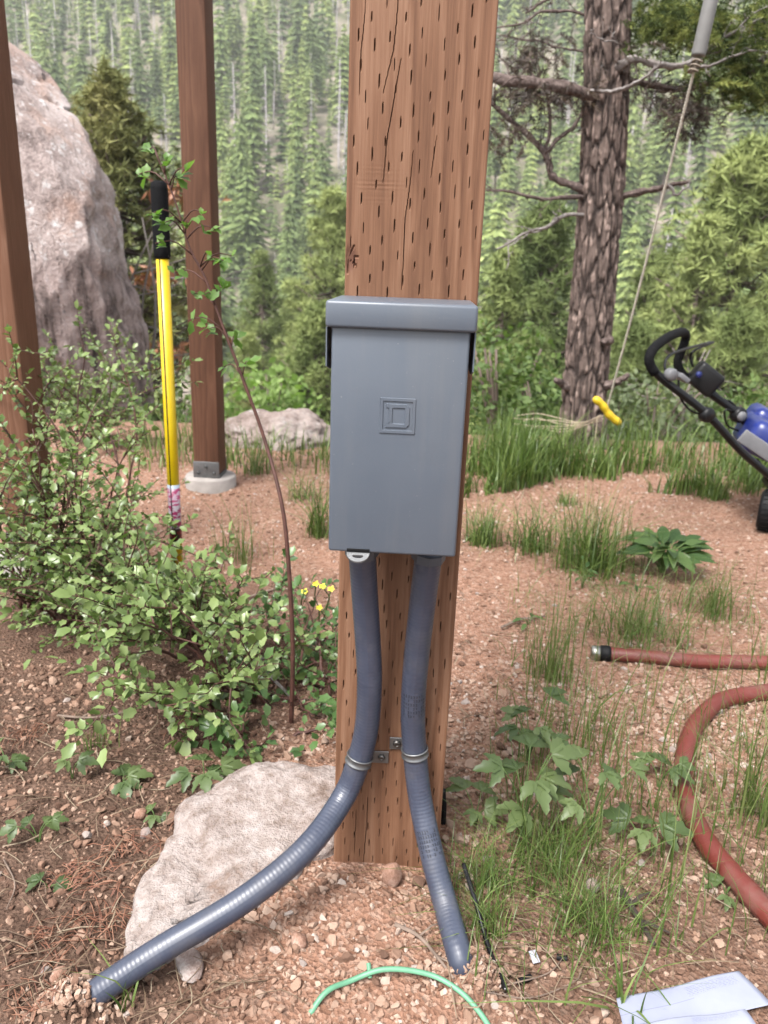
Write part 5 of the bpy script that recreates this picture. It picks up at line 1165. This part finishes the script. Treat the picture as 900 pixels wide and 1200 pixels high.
for (a, b, n_) in ((95, 1032, 60), (150, 1000, 40), (215, 1010, 30), (60, 1110, 50), (128, 1080, 60), (250, 1000, 20), (30, 860, 50), (40, 1180, 40), (215, 850, 50)):
    g = G(a, b)
    for q_ in range(n_):
        p = np.array([g[0]+r9.normal()*.022, g[1]+r9.normal()*.018, 0]); p[2] = hz(p[0], p[1])+.005; an = r9.normal()*.7+a; L = r9.uniform(.015, .035); d = np.array([math.cos(an), math.sin(an), r9.normal()*.12])
        addtube(m, np.array([p-d*L*.5, p+[0, 0, .003], p+d*L*.5]), .0006, 3, r9.uniform(0, 1))
tag(m.build('needle_litter', m_leaf('rusty_litter', [(.14, .05, .03), (.26, .11, .065), (.36, .19, .12)], .1, .6)), 'rusty fallen pine needles lying in clusters on the dark soil', 'needles', kind='stuff')
M_TWG = m_plain('weathered_twig', (.20, .15, .12), .9, .1, 0, .3, 50)
for (lab, pts, r0, mt) in (('thick dark stick lying among the fine grass above the leaflet', [(726, 1046), (745, 1076), (766, 1112)], .0055, m_plain('dark_stick', (.05, .036, .028), .9)),
        ('pale bleached stick under the red stemmed shrub', [(280, 762), (310, 790), (342, 822)], .0055, M_BLE),
        ('grey twig on the gravel below the post foot', [(462, 1100), (490, 1112), (515, 1140), (530, 1165)], .0028, M_TWG),
        ('long thin twig lying on the soil above the flat rock', [(68, 842), (110, 845), (160, 838)], .0026, M_TWG),
        ('thin brown twig lying across the flat rock', [(165, 1062), (192, 1044)], .0014, m_plain('brown_twig', (.07, .045, .035), .9)),
        ('pale curved straw stem near the white scrap', [(592, 1165), (640, 1150), (662, 1128)], .0010, M_TWG),
        ('long curved straw stem in front of the leaflet', [(565, 1178), (620, 1178), (670, 1160), (680, 1148)], .0009, M_TWG),
        ('dry crooked stem on the dark soil at the left edge', [(5, 1010), (18, 1040), (8, 1070)], .0013, M_TWG),
        ('fallen twig on the gravel behind the cane', [(290, 700), (330, 690), (360, 700)], .003, M_TWG),
        ('dark twig on the gravel right of the post', [(588, 733), (610, 724), (640, 722)], .0035, M_TWG)):
    q = gz(pts, r0, .005); m = Mesh(); addtube(m, bez(q, 16), np.linspace(r0, r0*.5, 16), 6); b_ = q[0].copy()
    if r0 > .002:
        for z in range(2): i = 5+4*z; qq = bez(q, 16); addtube(m, np.array([qq[i], qq[i]+[.015, .012*(-1)**z, .004], qq[i]+[.03, .02*(-1)**z, .003]]), [r0*.5, r0*.4, r0*.2], 5)
    tag(m.build('twig', mt), lab, 'twig')

# ================================================================ BROAD-LEAVED PLANTS (each leaf an object)
BV, BF = leafmesh(.20, False, .25, .35, 7); b_me = Mesh().add(BV, BF).data('leaf', m_leaf('broad_leaves', [(.030, .066, .018), (.062, .12, .032), (.13, .20, .06)], .3, .38, True))
TV, TF = leafmesh(.25, True, .30, .45, 8, .07)
def trile():
    m = Mesh()
    for a, s in ((0, 1.), (52, .82), (-56, .78)):
        t_ = R(a); Rm = np.array([[math.cos(t_), -math.sin(t_), 0], [math.sin(t_), math.cos(t_), 0], [0, 0, 1]]); m.add((TV*s)@Rm.T, TF)
    return m
w_me = trile().data('leaf', m_leaf('mallow_leaves', [(.060, .096, .034), (.100, .148, .052), (.17, .22, .085)], .3, .42, True))
M_GST = m_plain('green_stalk', (.10, .16, .045), .6, .3, 0, .25, 50)
def weed(label, base, n, L, me, seed, spread=1., hgt_=.1, name='leafy_weed', cat='weed', group=None, up=.5):
    r = np.random.default_rng(seed); b = np.array([base[0], base[1], hz(base[0], base[1])]); o = empty(name, tuple(b), label, cat, group); m = Mesh()
    for i in range(n):
        an = i*2.4+r.normal()*.4; rr_ = spread*r.uniform(.25, 1); e = np.array([math.cos(an)*rr_, math.sin(an)*rr_, hgt_*r.uniform(.45, 1.1)]); d = np.array([math.cos(an), math.sin(an), up*r.uniform(-.3, 1.)])
        addtube(m, bez([np.zeros(3)-[0, 0, .004], e*[.35, .35, .6], e], 7), np.linspace(.0018, .0010, 7)*max(.6, L/.05), 5)
        q = link('leaf', me, o); setmat(q, basis(d[None], nrm(np.array([[r.normal()*.25, -.35+r.normal()*.25, 1.]])))[0], e, L*r.uniform(.7, 1.2))
    m.build('stalk', M_GST, o); return o
weed('clump of broad dark green pointed leaves on the gravel at right', G(775, 672), 46, .075, b_me, 41, .060, .085, 'broad_leaf_plant', 'plant', None, .9)
weed('mallow like plant with pleated leaves right of the straight conduit', G(610, 985), 9, .040, w_me, 42, .055, .13, up=.3)
weed('taller mallow plant with pale leaves close to the post', G(618, 900), 7, .038, w_me, 43, .05, .11, up=.2)
weed('mallow plant in the middle of the thin grass', G(690, 985), 7, .036, w_me, 44, .055, .12, up=.2)
weed('low mallow plant left of the curved red hose', G(748, 1000), 4, .042, w_me, 45, .035, .05, up=.1)
weed('small mallow seedling beside the mallow near the conduit', G(556, 975), 4, .032, w_me, 46, .04, .05, up=.3)
weed('leafy weed touching the curved red hose bend', G(770, 930), 4, .034, w_me, 47, .03, .07, up=.2)
weed('small leafy weed inside the curve of the red hose', G(850, 1050), 4, .022, w_me, 57, .02, .02, up=.2)
weed('two leaved seedling standing on the dark soil at left', G(85, 915), 3, .030, w_me, 48, .02, .045, up=.2)
weed('pale lobed seedling on the soil left of the flat rock', G(145, 925), 3, .032, w_me, 49, .012, .02, up=.3)
weed('drooping seedling on the soil near the left edge', G(45, 985), 4, .028, w_me, 50, .025, .045, up=0)
weed('lone flat leaf sprout low on the left soil', G(58, 1045), 2, .024, w_me, 53, .012, .012, up=0)
weed('small dark weed at the left edge of the soil', G(8, 895), 4, .024, w_me, 54, .025, .03, up=.1)
weed('glossy lobed weed at the left corner of the flat rock', G(240, 925), 5, .040, w_me, 55, .03, .05, up=.2)
weed('grey green sprig on the gravel right of the post', G(620, 728), 5, .030, b_me, 56, .03, .02, up=.2)
weed('little weed at the top left corner of the flat rock', G(182, 962), 3, .02, w_me, 58, .012, .012, up=.1)
weed('small weed in front of the broad leaved plant', G(745, 690), 5, .030, b_me, 59, .03, .02, up=.4)
weed('sprig of white flowered weed in front of the biggest grass tuft', G(682, 690), 8, .022, b_me, 60, .03, .07, up=.6)
# ================================================================ HAZE
m = Mesh(); hx0, hx1 = float(Xg.min())-5, float(Xg.max())+5
box(m, hx0, hx1, -8, 465, float(Zg.min())-1.5, float(Zg.max())+14)
k = bpy.data.materials.new('valley_haze'); k.use_nodes = True; nt = k.node_tree; nt.nodes.remove(nt.nodes['Principled BSDF'])
pv = nt.nodes.new('ShaderNodeVolumePrincipled'); pv.inputs['Color'].default_value = (.95, .95, .93, 1); pv.inputs['Density'].default_value = .0006; pv.inputs['Anisotropy'].default_value = 0.1
nt.links.new(pv.outputs[0], nt.nodes['Material Output'].inputs['Volume'])
hz_o = m.build('haze', k, None, False); tag(hz_o, 'thin pale haze over the valley', 'haze', kind='stuff')
